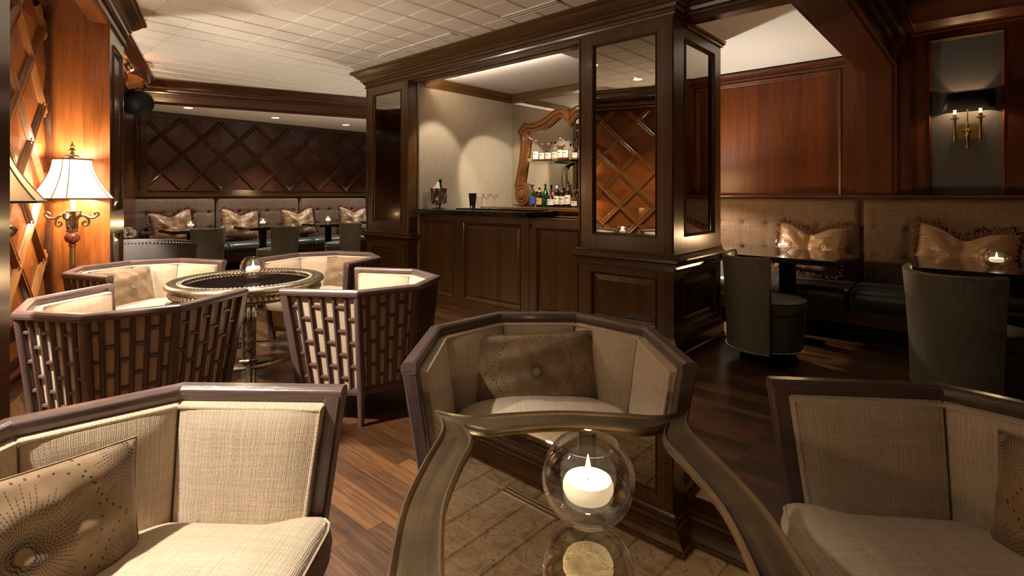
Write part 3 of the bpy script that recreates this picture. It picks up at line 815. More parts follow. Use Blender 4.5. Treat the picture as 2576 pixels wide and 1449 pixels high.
# counter: root in the middle of the front, x runs along the bar
t = thing('bar_counter', 'walnut panelled bar counter with black granite top', 'bar', BF(3.9, 4.1), RB)
X = lambda b: 4.1 - b
mb = MB()
panel_face(mb, lambda x, z, d: (x, d, z), X(5.0), X(3.29), 0, 1.03, [(X(4.97), X(4.39), 0.11, 0.955, 'panel'), (X(4.227), X(3.393), 0.11, 0.955, 'panel')], 0.02, 0.028, 0.03, 0.008)
mb.add([(X(3.29), 0, 0), (X(3.29), 0.42, 0), (X(3.29), 0.42, 1.03), (X(3.29), 0, 1.03)], [(0, 1, 2, 3)])
mb.add([(X(5.0), 0.42, 0), (X(3.29), 0.42, 0), (X(3.29), 0.42, 1.03), (X(5.0), 0.42, 1.03)], [(0, 1, 2, 3)])
obj('front', mb, M['bar'], t)
mb = MB(); mb.box(X(5.0), X(2.61), -0.012, 0, 0, 0.07); obj('skirting', mb, M['bar_x'], t)
mb = MB(); mb.box(X(4.998), X(3.24), -0.10, 0.42, 1.032, 1.088); obj('counter_top', mb, M['granite'], t, 'polished black granite slab', bevel=0.008)
mb = MB(); mb.box(X(3.29), X(3.10), 0.06, 0.14, 0.96, 1.031); obj('bracket', mb, M['bar_x'], t)
mb = MB(); mb.box(X(3.29), X(2.61), 0.42, 0.80, 0.90, 0.93); mb.box(X(3.29), X(2.61), 0.30, 0.42, 1.0, 1.03); obj('work_shelf', mb, M['bar_x'], t)
d = MB(); panel_face(d, lambda x, z, dd: (x, dd, z), X(3.285), X(2.612), 0.02, 1.022, [(X(3.20), X(2.70), 0.11, 0.94, 'panel')], 0.02, 0.028, 0.03, 0.008)
d.box(X(3.285), X(2.612), 0.022, 0.045, 0.02, 1.022); d.box(X(3.285), X(2.612), 0.0, 0.16, 1.010, 1.024)
dr = obj('door', d, M['bar'], t, 'hinged walnut service door')
mb = MB(); mb.sphere((X(3.262), -0.016, 0.955), 0.014, 14, 8); mb.tube([(X(3.262), 0, 0.955), (X(3.262), -0.012, 0.955)], 0.006, 8); obj('knob', mb, M['black'], dr, 'small dark round knob')

# back bar
t = thing('back_bar_cabinet', 'walnut back bar cabinet under the carved mirror', 'cabinet', BF(5.25, 3.78), RB)
Xb = lambda b: 3.78 - b
mb = MB(); mb.box(Xb(4.995), Xb(2.56), -0.30, 0.30, 0, 1.06); obj('body', mb, M['bar_x'], t)
mb = MB(); mb.sweep([(0, 0.96), (0.008, 0.96), (0.012, 0.99), (0.006, 1.0), (0.006, 1.03), (0.02, 1.05), (0.035, 1.06), (0.035, 1.092), (0.02, 1.10), (-0.59, 1.10), (-0.59, 1.06)], [(Xb(4.995), -0.30), (Xb(2.56), -0.30)], side=1); obj('worktop', mb, M['carved'], t)
mb = MB()
for i in range(3):
    x0 = Xb(4.9) + i * 0.78; mb.box(x0, x0 + 0.70, -0.315, -0.30, 0.15, 0.90)
obj('door_panel', mb, M['bar'], t)
BT = 1.101

# carved mirror frame on the back wall; symmetric about b = 3.905
t = thing('carved_mirror', 'scrolled carved mahogany mirror frame behind the bottles', 'mirror', BF(5.47, 3.905, BT), RB)
outer = [(4.800, 1.30), (4.845, 1.37), (4.820, 1.452), (4.765, 1.686), (4.742, 1.862), (4.749, 2.062), (4.790, 2.129)]
outer2 = [(4.790, 2.129), (4.726, 2.201), (4.672, 2.252)]
outer3 = [(4.672, 2.252), (4.535, 2.228), (4.329, 2.279), (4.158, 2.368), (4.02, 2.385), (3.945, 2.350), (3.905, 2.300)]
inner = [(4.70, 1.30), (4.672, 1.40), (4.633, 1.623), (4.588, 1.853), (4.568, 2.014), (4.610, 2.094)]
inner2 = [(4.610, 2.094), (4.600, 2.100), (4.590, 2.108)]
inner3 = [(4.590, 2.108), (4.431, 2.107), (4.257, 2.148), (4.102, 2.234), (4.034, 2.244), (3.96, 2.19), (3.905, 2.125)]
O = crv([(x, z) for x, z in outer], 26) + crv(outer2, 6)[1:] + crv(outer3, 30)[1:]
I = crv([(x, z) for x, z in inner], 26) + crv(inner2, 6)[1:] + crv(inner3, 30)[1:]
pf = [(0, 0.0), (0.0, 0.035), (0.06, 0.055), (0.16, 0.060), (0.22, 0.040), (0.27, 0.040), (0.33, 0.062), (0.50, 0.070), (0.60, 0.052), (0.64, 0.036), (0.70, 0.038), (0.76, 0.050), (0.86, 0.046), (0.92, 0.026), (1.0, 0.020), (1.0, 0.0)]
fr = MB()
for sg in (1, -1):
    K = len(pf); vs = []; fs = []; uv = []; Ls = 0.0; L = []
    for i, (o, q) in enumerate(zip(O, I)):
        if i: Ls += (O[i] - O[i - 1]).length
        L.append(Ls)
        for f, h in pf:
            p = o.lerp(q, f)
            vs.append((sg * (3.905 - p.x), -h, p.y - BT))
    for i in range(len(O) - 1):
        for j in range(K - 1):
            fs.append((i * K + j, (i + 1) * K + j, (i + 1) * K + j + 1, i * K + j + 1))
            uv.append([(L[i], j * .02), (L[i + 1], j * .02), (L[i + 1], j * .02 + .02), (L[i], j * .02 + .02)])
    fr.add(vs, fs, True, None, uv)
obj('frame', fr, M['carved'], t)
for sg in (1, -1):
    mb = MB()
    Tm = Matrix.Translation((sg * (3.905 - 4.687), -0.005, 1.262 - BT)) @ Matrix.Rotation(PI / 2, 4, 'X')
    mb.lathe([(1.0, 0), (1.0, 0.045), (0.93, 0.062), (0.84, 0.062), (0.78, 0.050), (0.73, 0.050), (0.66, 0.070), (0.56, 0.070), (0.50, 0.058), (0.46, 0.058), (0.40, 0.078), (0.25, 0.088), (0.001, 0.092)], 40, Tm, True, 0.135, 0.158)
    obj('scroll', mb, M['carved'], t)
poly = [(3.905 - p.x, p.y - BT) for p in I[::3]]
poly = poly + [(-x, z) for x, z in reversed(poly)]
mb = MB(); n = len(poly)
mb.add([(x, 0.0, z) for x, z in poly] + [(0, 0.0, 0.3)], [(i, (i + 1) % n, n) for i in range(n)])
obj('mirror', mb, M['mirror2'], t, 'clear mirror glass')
# glass shelf
SH = 1.676
t = thing('glass_shelf', 'green-edged glass shelf carrying the upper row of bottles', 'shelf', BF(5.33, 3.9, SH), RB)
mb = MB(); mb.box(-0.69, 0.69, -0.10, 0.07, 0.0, 0.012); obj('pane', mb, M['glass_green'], t)
for x in (-0.12, 0.45):
    mb = MB(); mb.box(x - 0.012, x + 0.012, 0.075, 0.095, -0.57, -0.01)
    pl = [(-0.15, 0), (0.15, 0), (0.14, -0.03), (0.06, -0.05), (0.03, -0.10), (0.02, -0.18), (-0.02, -0.18), (-0.03, -0.10), (-0.06, -0.05), (-0.14, -0.03)]
    mb.prism(pl, 0, 0.012, Matrix.Translation((x, 0.09, -0.002)) @ Matrix.Rotation(PI / 2, 4, 'X')); mb.box(x - 0.01, x + 0.01, -0.08, 0.09, -0.02, -0.001)
    obj('bracket', mb, M['chrome'], t)

# bottles
def solid(name, col, rough=0.05, trans=0.0):
    kk = NT(name); kk.set(Base_Color=c4(col), Roughness=rough, Transmission_Weight=trans, IOR=1.3, Coat_Weight=0.4, Coat_Roughness=0.02); return kk.m
LIQ = {'amber': solid('amber_spirit', (0.16, 0.045, 0.008)), 'dark': solid('dark_spirit', (0.018, 0.007, 0.004)), 'green': solid('green_glass', (0.003, 0.036, 0.010)),
       'pale': solid('pale_spirit', (0.30, 0.22, 0.09)), 'clear': M['glass'], 'blue': solid('blue_label', (0.03, 0.05, 0.28), 0.5)}
LAB = {'white': plain('paper_white', (0.78, 0.72, 0.60), 0.7), 'yellow': plain('paper_yellow', (0.66, 0.40, 0.10), 0.7), 'blue': plain('paper_blue', (0.03, 0.05, 0.30), 0.6), 'ivory': plain('paper_ivory', (0.70, 0.60, 0.42), 0.7)}
INK = plain('label_ink', (0.03, 0.02, 0.02), 0.7); REDM = plain('red_foil', (0.30, 0.012, 0.010), 0.35)
CAP = {'cork': plain('cork', (0.42, 0.25, 0.12), 0.8), 'black': M['blackmat'], 'red': REDM, 'steel': M['chrome'], 'navy': plain('navy_foil', (0.02, 0.03, 0.09), 0.4)}
def bottle(a, b, z, h, w, body, lab, cap, label, group, fill=0.45, pourer=False, shape=0, neckfoil=None, ink=True):
    t = thing('liquor_bottle', label, 'bottle', BF(a, b, z), RB, group)
    r = w / 2
    if shape == 0: pr = [(0.001, 0), (r * 0.9, 0), (r, 0.006), (r, h * 0.60), (r * 0.93, h * 0.66), (r * 0.55, h * 0.72), (r * 0.34, h * 0.77), (r * 0.31, h * 0.90), (r * 0.38, h * 0.905), (r * 0.38, h * 0.935), (r * 0.3, h * 0.94)]
    elif shape == 1: pr = [(0.001, 0), (r * 0.85, 0), (r * 0.95, 0.01), (r, h * 0.35), (r * 0.98, h * 0.5), (r * 0.6, h * 0.62), (r * 0.30, h * 0.74), (r * 0.26, h * 0.92), (r * 0.34, h * 0.93), (r * 0.34, h * 0.95)]
    else: pr = [(0.001, 0), (r * 0.9, 0), (r, 0.02), (r * 1.0, h * 0.42), (r * 0.8, h * 0.56), (r * 0.42, h * 0.66), (r * 0.3, h * 0.74), (r * 0.3, h * 0.86), (r * 0.4, h * 0.88), (r * 0.4, h * 0.92)]
    gl = fill < 1
    mb = MB(); mb.lathe(pr, 20); obj('glass', mb, M['glass'] if gl else LIQ[body], t)
    if gl:
        pl = [(0.001, 0.003)]
        for rr, zz in pr[1:]:
            if zz > h * fill * 0.66: break
            pl.append((rr * 0.93, zz + 0.003))
        zt = h * fill * 0.66; pl += [(r * 0.93, zt), (0.001, zt)]
        mb = MB(); mb.lathe(pl, 20); obj('liquid', mb, LIQ[body], t)
    if lab:
        z0, z1 = h * 0.12, h * 0.46
        if shape == 1: z0, z1 = h * 0.10, h * 0.36
        mb = MB(); mb.lathe([(r * 1.015, z0), (r * 1.015, z1)], 14, None, True, 1, 1, R(-165), R(-15)); lb = obj('paper_label', mb, LAB[lab], t)
        if ink:
            mb = MB(); mb.lathe([(r * 1.03, z0 + (z1 - z0) * .62), (r * 1.03, z0 + (z1 - z0) * .72)], 8, None, True, 1, 1, R(-125), R(-55)); obj('print', mb, INK, lb)
            mb = MB(); mb.lathe([(r * 1.03, z0 + (z1 - z0) * .22), (r * 1.03, z0 + (z1 - z0) * .27)], 8, None, True, 1, 1, R(-115), R(-65)); obj('print', mb, INK, lb)
    if neckfoil:
        mb = MB(); mb.lathe([(r * 0.37, h * 0.70), (r * 0.34, h * 0.93)], 16); obj('neck_foil', mb, neckfoil, t)
    mb = MB()
    if pourer:
        mb.lathe([(r * 0.35, h * 0.83), (r * 0.35, h * 0.86), (r * 0.2, h * 0.87), (r * 0.14, h * 0.9)], 12); mb.tube([(0, 0, h * 0.89), (0.004, 0, h * 0.95), (0.014, 0, h)], 0.0035, 6)
        obj('pourer', mb, M['chrome'] if cap == 'steel' else CAP[cap], t)
    else:
        mb.lathe([(r * 0.36, h * 0.925), (r * 0.38, h * 0.93), (r * 0.38, h), (0.001, h)], 16); obj('cap', mb, CAP[cap], t)
G1 = 'bottles on the glass shelf'; G2 = 'bottles on the back bar counter'
SZ = SH + 0.0125
for b, h, w, body, lab, cap, lb, fill, shp in (
    (4.445, 0.175, 0.085, 'pale', None, 'steel', 'short unlabelled clear bottle first on the glass shelf by the frame', 0.4, 0),
    (4.343, 0.286, 0.085, 'amber', 'white', 'cork', 'tall white-labelled bottle beside the short unlabelled clear one', 0.35, 0),
    (4.242, 0.234, 0.083, 'amber', 'white', 'cork', 'corked amber bottle with white label, third on the glass shelf', 0.5, 0),
    (4.137, 0.230, 0.095, 'amber', 'white', 'cork', 'wide corked bottle with broad white label, fourth on the glass shelf', 0.3, 0),
    (4.032, 0.240, 0.090, 'pale', 'ivory', 'black', 'bottle with ivory label and dark cap on the glass shelf', 0.4, 0),
    (3.947, 0.288, 0.074, 'amber', 'white', 'cork', 'tall slim bottle of brown spirit on the glass shelf', 0.95, 0),
    (3.862, 0.267, 0.084, 'amber', 'white', 'navy', 'navy-capped bottle with white label on the glass shelf', 0.45, 0),
    (3.792, 0.180, 0.050, 'pale', None, 'black', 'little black-capped clear bottle on the glass shelf', 0.6, 1),
    (3.722, 0.225, 0.078, 'pale', 'ivory', 'steel', 'steel-capped clear bottle near the walnut pillar on the glass shelf', 0.6, 1),
    (3.632, 0.250, 0.070, 'amber', 'white', 'cork', 'last amber bottle on the glass shelf, half behind the walnut pillar', 0.8, 0)):
    bottle(5.30, b, SZ, h, w, body, lab, cap, lb, G1, fill, False, shp)
bottle(5.26, 4.385, BT, 0.290, 0.078, 'green', None, 'black', 'slim green bottle beside the carved scroll', G2, 1, False)
bottle(5.18, 4.298, BT, 0.286, 0.086, 'clear', 'blue', 'steel', 'clear bottle with blue label on the back counter', G2, 0.9, False)
bottle(5.20, 4.209, BT, 0.245, 0.086, 'dark', 'yellow', 'black', 'dark bottle with yellow label on the back counter', G2, 1, False, 0, LAB['yellow'])
bottle(5.20, 4.112, BT, 0.311, 0.096, 'green', None, 'steel', 'large green bottle with steel pourer on the back counter', G2, 1, True, 2)
bottle(5.20, 4.022, BT, 0.215, 0.098, 'dark', 'white', 'red', 'squat dark bottle with red neck on the back counter', G2, 1, False, 2, REDM)
bottle(5.20, 3.930, BT, 0.302, 0.080, 'dark', 'white', 'steel', 'dark bottle with white label right beside the red-necked one', G2, 1, True, 0, LAB['white'])
bottle(5.20, 3.844, BT, 0.292, 0.080, 'dark', 'ivory', 'steel', 'middle of the three tall dark bottles with pourers', G2, 1, True)
bottle(5.20, 3.756, BT, 0.328, 0.086, 'dark', 'white', 'steel', 'tallest dark bottle with long steel pourer on the back counter', G2, 1, True)
bottle(5.30, 3.690, BT, 0.215, 0.052, 'dark', None, 'red', 'small red-capped bottle behind the round amber one', G2, 1, False)
bottle(5.17, 3.640, BT, 0.215, 0.088, 'amber', 'ivory', 'steel', 'round amber bottle with ivory label beside the walnut pillar', G2, 0.9, False, 1)

# things on the granite counter
CT = 1.089
t = tag(obj('bar_mat', MB().box(-0.62, 0.62, -0.09, 0.09, 0, 0.010), M['blackmat'], bevel=0.003), 'long black rubber bar mat on the granite counter', 'bar mat')
t.location = BF(4.16, 3.93, CT); t.rotation_euler = (0, 0, RB)
t = thing('champagne_bucket', 'polished silver champagne bucket on the granite counter', 'bucket', BF(4.02, 4.79, CT), RB)
mb = MB(); mb.lathe([(0.001, 0.0), (0.075, 0.0), (0.078, 0.008), (0.035, 0.022), (0.028, 0.036), (0.06, 0.05), (0.098, 0.075), (0.106, 0.11), (0.104, 0.225), (0.112, 0.236), (0.112, 0.242), (0.100, 0.236), (0.098, 0.11), (0.05, 0.07), (0.001, 0.068)], 40); obj('bowl', mb, M['chrome'], t)
for s in (1, -1):
    mb = MB(); mb.tube([(s * 0.104, 0, 0.20), (s * 0.135, 0, 0.195), (s * 0.14, 0, 0.175), (s * 0.128, 0, 0.155), (s * 0.104, 0, 0.15)], 0.006, 8); obj('handle', mb, M['chrome'], t)
t = thing('champagne_bottle', 'dark green champagne bottle tilted in the silver bucket', 'bottle', BF(4.02, 4.79, CT + 0.075), RB)
Tt = Matrix.Rotation(R(6), 4, 'Y')
mb = MB(); mb.lathe([(0.001, 0), (0.04, 0), (0.042, 0.13), (0.03, 0.18), (0.016, 0.22), (0.014, 0.25)], 18, Tt); obj('glass', mb, LIQ['green'], t)
mb = MB(); mb.lathe([(0.0155, 0.235), (0.017, 0.25), (0.017, 0.272), (0.001, 0.275)], 14, Tt); obj('foil', mb, CAP['black'], t)
mb = MB()
mb.grid(lambda u, v: ((u - 0.5) * (0.17 * (1 - v) + 0.03) + 0.02 * v, -0.028 + 0.05 * math.cos(u * 5) * (1 - v) * .3 - 0.035 * (1 - v) + 0.004 * math.sin(u * 23) * (1 - v), 0.215 + 0.10 * v), 20, 8)
o = tag(obj('napkin', mb, plain('white_linen', (0.80, 0.76, 0.70), 0.9), solid=0.004), 'white folded napkin round the champagne bottle neck', 'napkin'); o.location = BF(4.02, 4.79, CT); o.rotation_euler = (0, 0, RB)
def stem(name, prof, b, a, label, group, cat='glass'):
    mb = MB(); mb.lathe(prof, 24)
    o = tag(obj(name, mb, M['glass']), label, cat, group); o.location = BF(a, b, CT + (0.011 if name == 'martini_glass' else 0)); o.rotation_euler = (0, 0, RB)
fl = [(0.001, 0), (0.030, 0.001), (0.030, 0.004), (0.006, 0.010), (0.004, 0.06), (0.008, 0.075), (0.022, 0.10), (0.026, 0.15), (0.023, 0.20), (0.022, 0.20), (0.025, 0.15), (0.021, 0.102), (0.004, 0.08)]
GF = 'champagne flutes by the silver bucket'
stem('champagne_flute', fl, 4.955, 3.98, 'champagne flute standing between the walnut jamb and the silver bucket', GF)
stem('champagne_flute', fl, 4.875, 3.88, 'champagne flute in front of the silver bucket on its jamb side', GF)
stem('champagne_flute', fl, 4.757, 3.87, 'champagne flute in front of the silver bucket near its middle', GF)
stem('champagne_flute', fl, 4.640, 3.95, 'champagne flute on the shaker side of the silver bucket', GF)
mg = [(0.001, 0), (0.038, 0.001), (0.038, 0.004), (0.006, 0.010), (0.004, 0.085), (0.008, 0.095), (0.060, 0.165), (0.059, 0.165), (0.004, 0.098)]
stem('martini_glass', mg, 4.092, 4.12, 'martini glass next to the pint glass on the bar mat', 'martini glasses on the bar mat')
stem('martini_glass', mg, 3.966, 4.12, 'martini glass farther from the pint glass on the bar mat', 'martini glasses on the bar mat')
t = thing('cocktail_shaker', 'tall black cocktail shaker tin with steel foot', 'shaker', BF(4.12, 4.315, CT + 0.011), RB)
mb = MB(); mb.lathe([(0.033, 0.025), (0.046, 0.165), (0.044, 0.172), (0.001, 0.172)], 28); obj('body', mb, M['blackmat'], t)
mb = MB(); mb.lathe([(0.001, 0), (0.032, 0), (0.0335, 0.026)], 28); obj('foot', mb, M['chrome'], t)
mb = MB(); mb.lathe([(0.001, 0.002), (0.028, 0.0), (0.038, 0.135), (0.036, 0.135), (0.027, 0.006)], 24)
o = tag(obj('pint_glass', mb, M['glass']), 'straight pint mixing glass beside the black shaker', 'glass'); o.location = BF(4.12, 4.20, CT + 0.011)

# ================================================================== BENCHES
def tufted(x0, x1, z0, z1, depth, cols, rows, face, M_=None):
    """padded back: x across, z up, front at y = -depth; dimples on a grid"""
    mb = MB(); nx = max(16, int((x1 - x0) / 0.022)); nz = 44
    def f(u, v):
        x = x0 + (x1 - x0) * u; z = z0 + (z1 - z0) * v
        e = min(u, 1 - u) * (x1 - x0); ez = min(v, 1 - v) * (z1 - z0)
        d = depth * (1 - 0.55 * math.exp(-e / 0.016)) * (1 - 0.5 * math.exp(-ez / 0.018))
        for c in cols:
            g = math.exp(-abs(x - c) / 0.020)
            d -= (0.010 if z < rows[0] else 0.004) * g
            for r in rows:
                q = math.hypot(x - c, z - r); d -= 0.030 * math.exp(-(q / 0.026) ** 2)
        for r in rows: d -= 0.011 * math.exp(-abs(z - r) / 0.020)
        return (x, -d, z)
    mb.grid(f, nx, nz, M_, True, lambda u, v: (x0 + (x1 - x0) * u, z0 + (z1 - z0) * v))
    mb.box(x0 + 0.004, x1 - 0.004, -depth * 0.4, 0, z0, z1 - 0.004, M_)
    return mb
def bench(label, loc, rz, spans, wall_gap=0.14, seat_d=0.60, apron=True):
    t = thing('banquette', label, 'banquette', loc, rz)
    X0, X1 = spans[0], spans[-1]
    for a, b in zip(spans, spans[1:]):
        n = max(2, round((b - a) / 0.24)); cols = [a + (b - a) * (i + 0.5) / n for i in range(n)]
        obj('backrest', tufted(a + 0.004, b - 0.004, 0.40, 1.225, wall_gap, cols, (0.956, 0.687), 0), M['tweed'], t)
        prof = [(-0.06, 0.27), (seat_d - 0.012, 0.27), (seat_d, 0.29), (seat_d + 0.010, 0.35), (seat_d + 0.004, 0.405), (seat_d - 0.02, 0.437), (seat_d - 0.07, 0.455), (seat_d - 0.30, 0.462), (-0.02, 0.455)]
        mb = MB(); L = b - a - 0.012
        def sec(u):
            k_ = min(u, 1 - u) * L
            return 0.018 * math.exp(-k_ / 0.02)
        nn = 24; vs = []; us = [0, 0.006, 0.015, 0.03, 0.06] + [0.06 + 0.88 * i / 10 for i in range(1, 10)] + [0.94, 0.97, 0.985, 0.994, 1]
        for u in us:
            s_ = sec(u)
            for o, z in prof:
                vs.append((a + 0.006 + L * u, -wall_gap - (o - s_ if o > 0.2 else o), z - (s_ if z > 0.38 else 0)))
        kk = len(prof); fs = []
        for i in range(len(us) - 1):
            for j in range(kk - 1): fs.append((i * kk + j, (i + 1) * kk + j, (i + 1) * kk + j + 1, i * kk + j + 1))
        mb.add(vs, fs, True); mb.add(vs, [tuple(range(kk)), tuple(range(len(vs) - kk, len(vs)))])
        obj('seat_cushion', mb, M['leather'], t)
    mb = MB(); mb.box(X0, X1, -wall_gap - seat_d + 0.02, 0, 0.145, 0.268); obj('apron', mb, M['dark_x'], t)
    mb = MB(); mb.box(X0, X1, -wall_gap - seat_d + 0.12, 0, 0, 0.145); obj('toe_kick', mb, M['blackmat'], t)
    mb = MB(); mb.box(X0, X1, -wall_gap - 0.012, 0.0, 1.226, 1.25); obj('top_cap', mb, M['red_h'] if apron else M['mould_back'], t, bevel=0.005)
    return t
# right bench: local x along -b, origin on the wall at b = .84
bench('long tufted brown banquette with slate leather seat before the sconce wall', BF(WA - 0.001, 0.84), RB, [-1.42, 0.0, 1.42, 2.3])
# left bench: along the diamond wall; facing -b: rotate so local -y points to -b
bench('long tufted brown banquette under the diamond panelled wall', BF(4.0, WB - 0.001), RB + PI / 2, [-2.1, -0.75, 0.72, 2.2, 3.7, 5.2], 0.15, 0.60, False)

# ------------------------------------------------------------------ cushions
def pillow_mesh(W, H, T, notch=0.0, pinch=0.07, seed=1, n=30):
    r = random.Random(seed); ph = [r.random() * 6.28 for _ in range(8)]
    mb = MB()
    def pt(u, v, s):
        U, V = 2 * u - 1, 2 * v - 1
        x = W / 2 * U * (1 - pinch * (1 - V * V)); z = H / 2 * V * (1 - pinch * (1 - U * U))
        if notch: z -= notch * math.exp(-(U / 0.42) ** 2) * ((V + 1) / 2) ** 1.6
        e = max(0.0, (1 - U * U) * (1 - V * V))
        t = T / 2 * e ** 0.42
        wv = (0.010 if notch else 0.005) * math.sin(4.2 * U + 2.5 * V + ph[0]) + 0.007 * math.sin(9 * V - 3 * U + ph[1]) + 0.005 * math.sin(13 * U + 6 * V + ph[2])
        t += wv * e ** 0.6
        if notch: t -= 0.05 * math.exp(-(U / 0.10) ** 2 - ((V - 0.75) / 0.5) ** 2) * e ** 0.3; t += 0.012 * math.sin(7 * abs(U) - 5 * V) * e ** 0.5
        return (x, s * max(t, 0), z)
    uv = lambda u, v: ((u - 0.5) * W, (v - 0.5) * H)
    mb.grid(lambda u, v: pt(u, v, -1), n, n, None, True, uv)
    mb.grid(lambda u, v: pt(u, v, 1), n, n, None, True, uv)
    edge = [pt(i / 40, 0, 0) for i in range(40)] + [pt(1, i / 40, 0) for i in range(40)] + [pt(1 - i / 40, 1, 0) for i in range(40)] + [pt(0, 1 - i / 40, 0) for i in range(40)]
    return mb, edge
def fringe_mesh(edge, ln=0.042, per=4, seed=2):
    r = random.Random(seed); mb = MB(); N = len(edge)
    for i in range(N):
        a, b = Vector(edge[i]), Vector(edge[(i + 1) % N]); t = (b - a)
        if t.length < 1e-6: continue
        n = Vector((t.z, 0, -t.x)).normalized()
        for q in range(per):
            p = a.lerp(b, (q + r.random()) / per)
            d = (n + Vector((r.uniform(-.6, .6), r.uniform(-.7, .7), r.uniform(-.6, .6)))).normalized() * ln * r.uniform(.7, 1.25)
            s = d.orthogonal().normalized() * 0.0045; s2 = d.cross(s).normalized() * 0.0045
            mb.add([p + s, p - s * .5 + s2, p - s * .5 - s2, p + d + s * .7, p + d - s * .3 + s2 * .7, p + d - s * .3 - s2 * .7], [(0, 1, 4, 3), (1, 2, 5, 4), (2, 0, 3, 5), (3, 4, 5)], True)
    return mb
def place(t, loc, rz, tilt=0.0, roll=0.0):
    t.location = loc
    t.rotation_euler = (Matrix.Rotation(rz, 3, 'Z') @ Matrix.Rotation(tilt, 3, 'X') @ Matrix.Rotation(roll, 3, 'Y')).to_euler()
fringed = None
GP = 'fringed bronze cushions on the banquettes'
def fringed_pillow(loc, rz, label, tilt=-0.28, roll=0.0, sc=1.0):
    global fringed
    if fringed is None:
        t = thing('fringed_cushion', label, 'cushion', (0, 0, 0), 0, GP)
        mb, e = pillow_mesh(0.56, 0.46, 0.17, 0.085, 0.05, 5); obj('cover', mb, M['silk'], t); obj('fringe', fringe_mesh(e), M['fringe'], t)
        fringed = t
    else:
        t = dup(fringed, (0, 0, 0), 0, label)
    place(t, loc, rz, tilt, roll); t.scale = (sc, sc, sc)
    return t
fringed_pillow(BF(5.66, 1.24, 0.735), RB, 'bronze silk cushion with brown fringe on the banquette nearest the wide walnut pillar', -0.27, R(4))
fringed_pillow(BF(5.66, 0.13, 0.735), RB, 'bronze silk cushion with brown fringe on the banquette below the wall sconce', -0.27, R(8), 1.08)
for a_, r_, lb in ((2.54, -6, 'fringed bronze cushion nearest the corner on the diamond wall banquette'), (3.57, 5, 'fringed bronze cushion second from the corner on the diamond wall banquette'),
                   (4.62, -3, 'fringed bronze cushion third from the corner on the diamond wall banquette'), (5.77, 4, 'fringed bronze cushion partly behind the narrow mirrored pillar')):
    fringed_pillow(BF(a_, WB - 0.33, 0.755), RB + PI / 2, lb, -0.25, R(r_), 1.08)

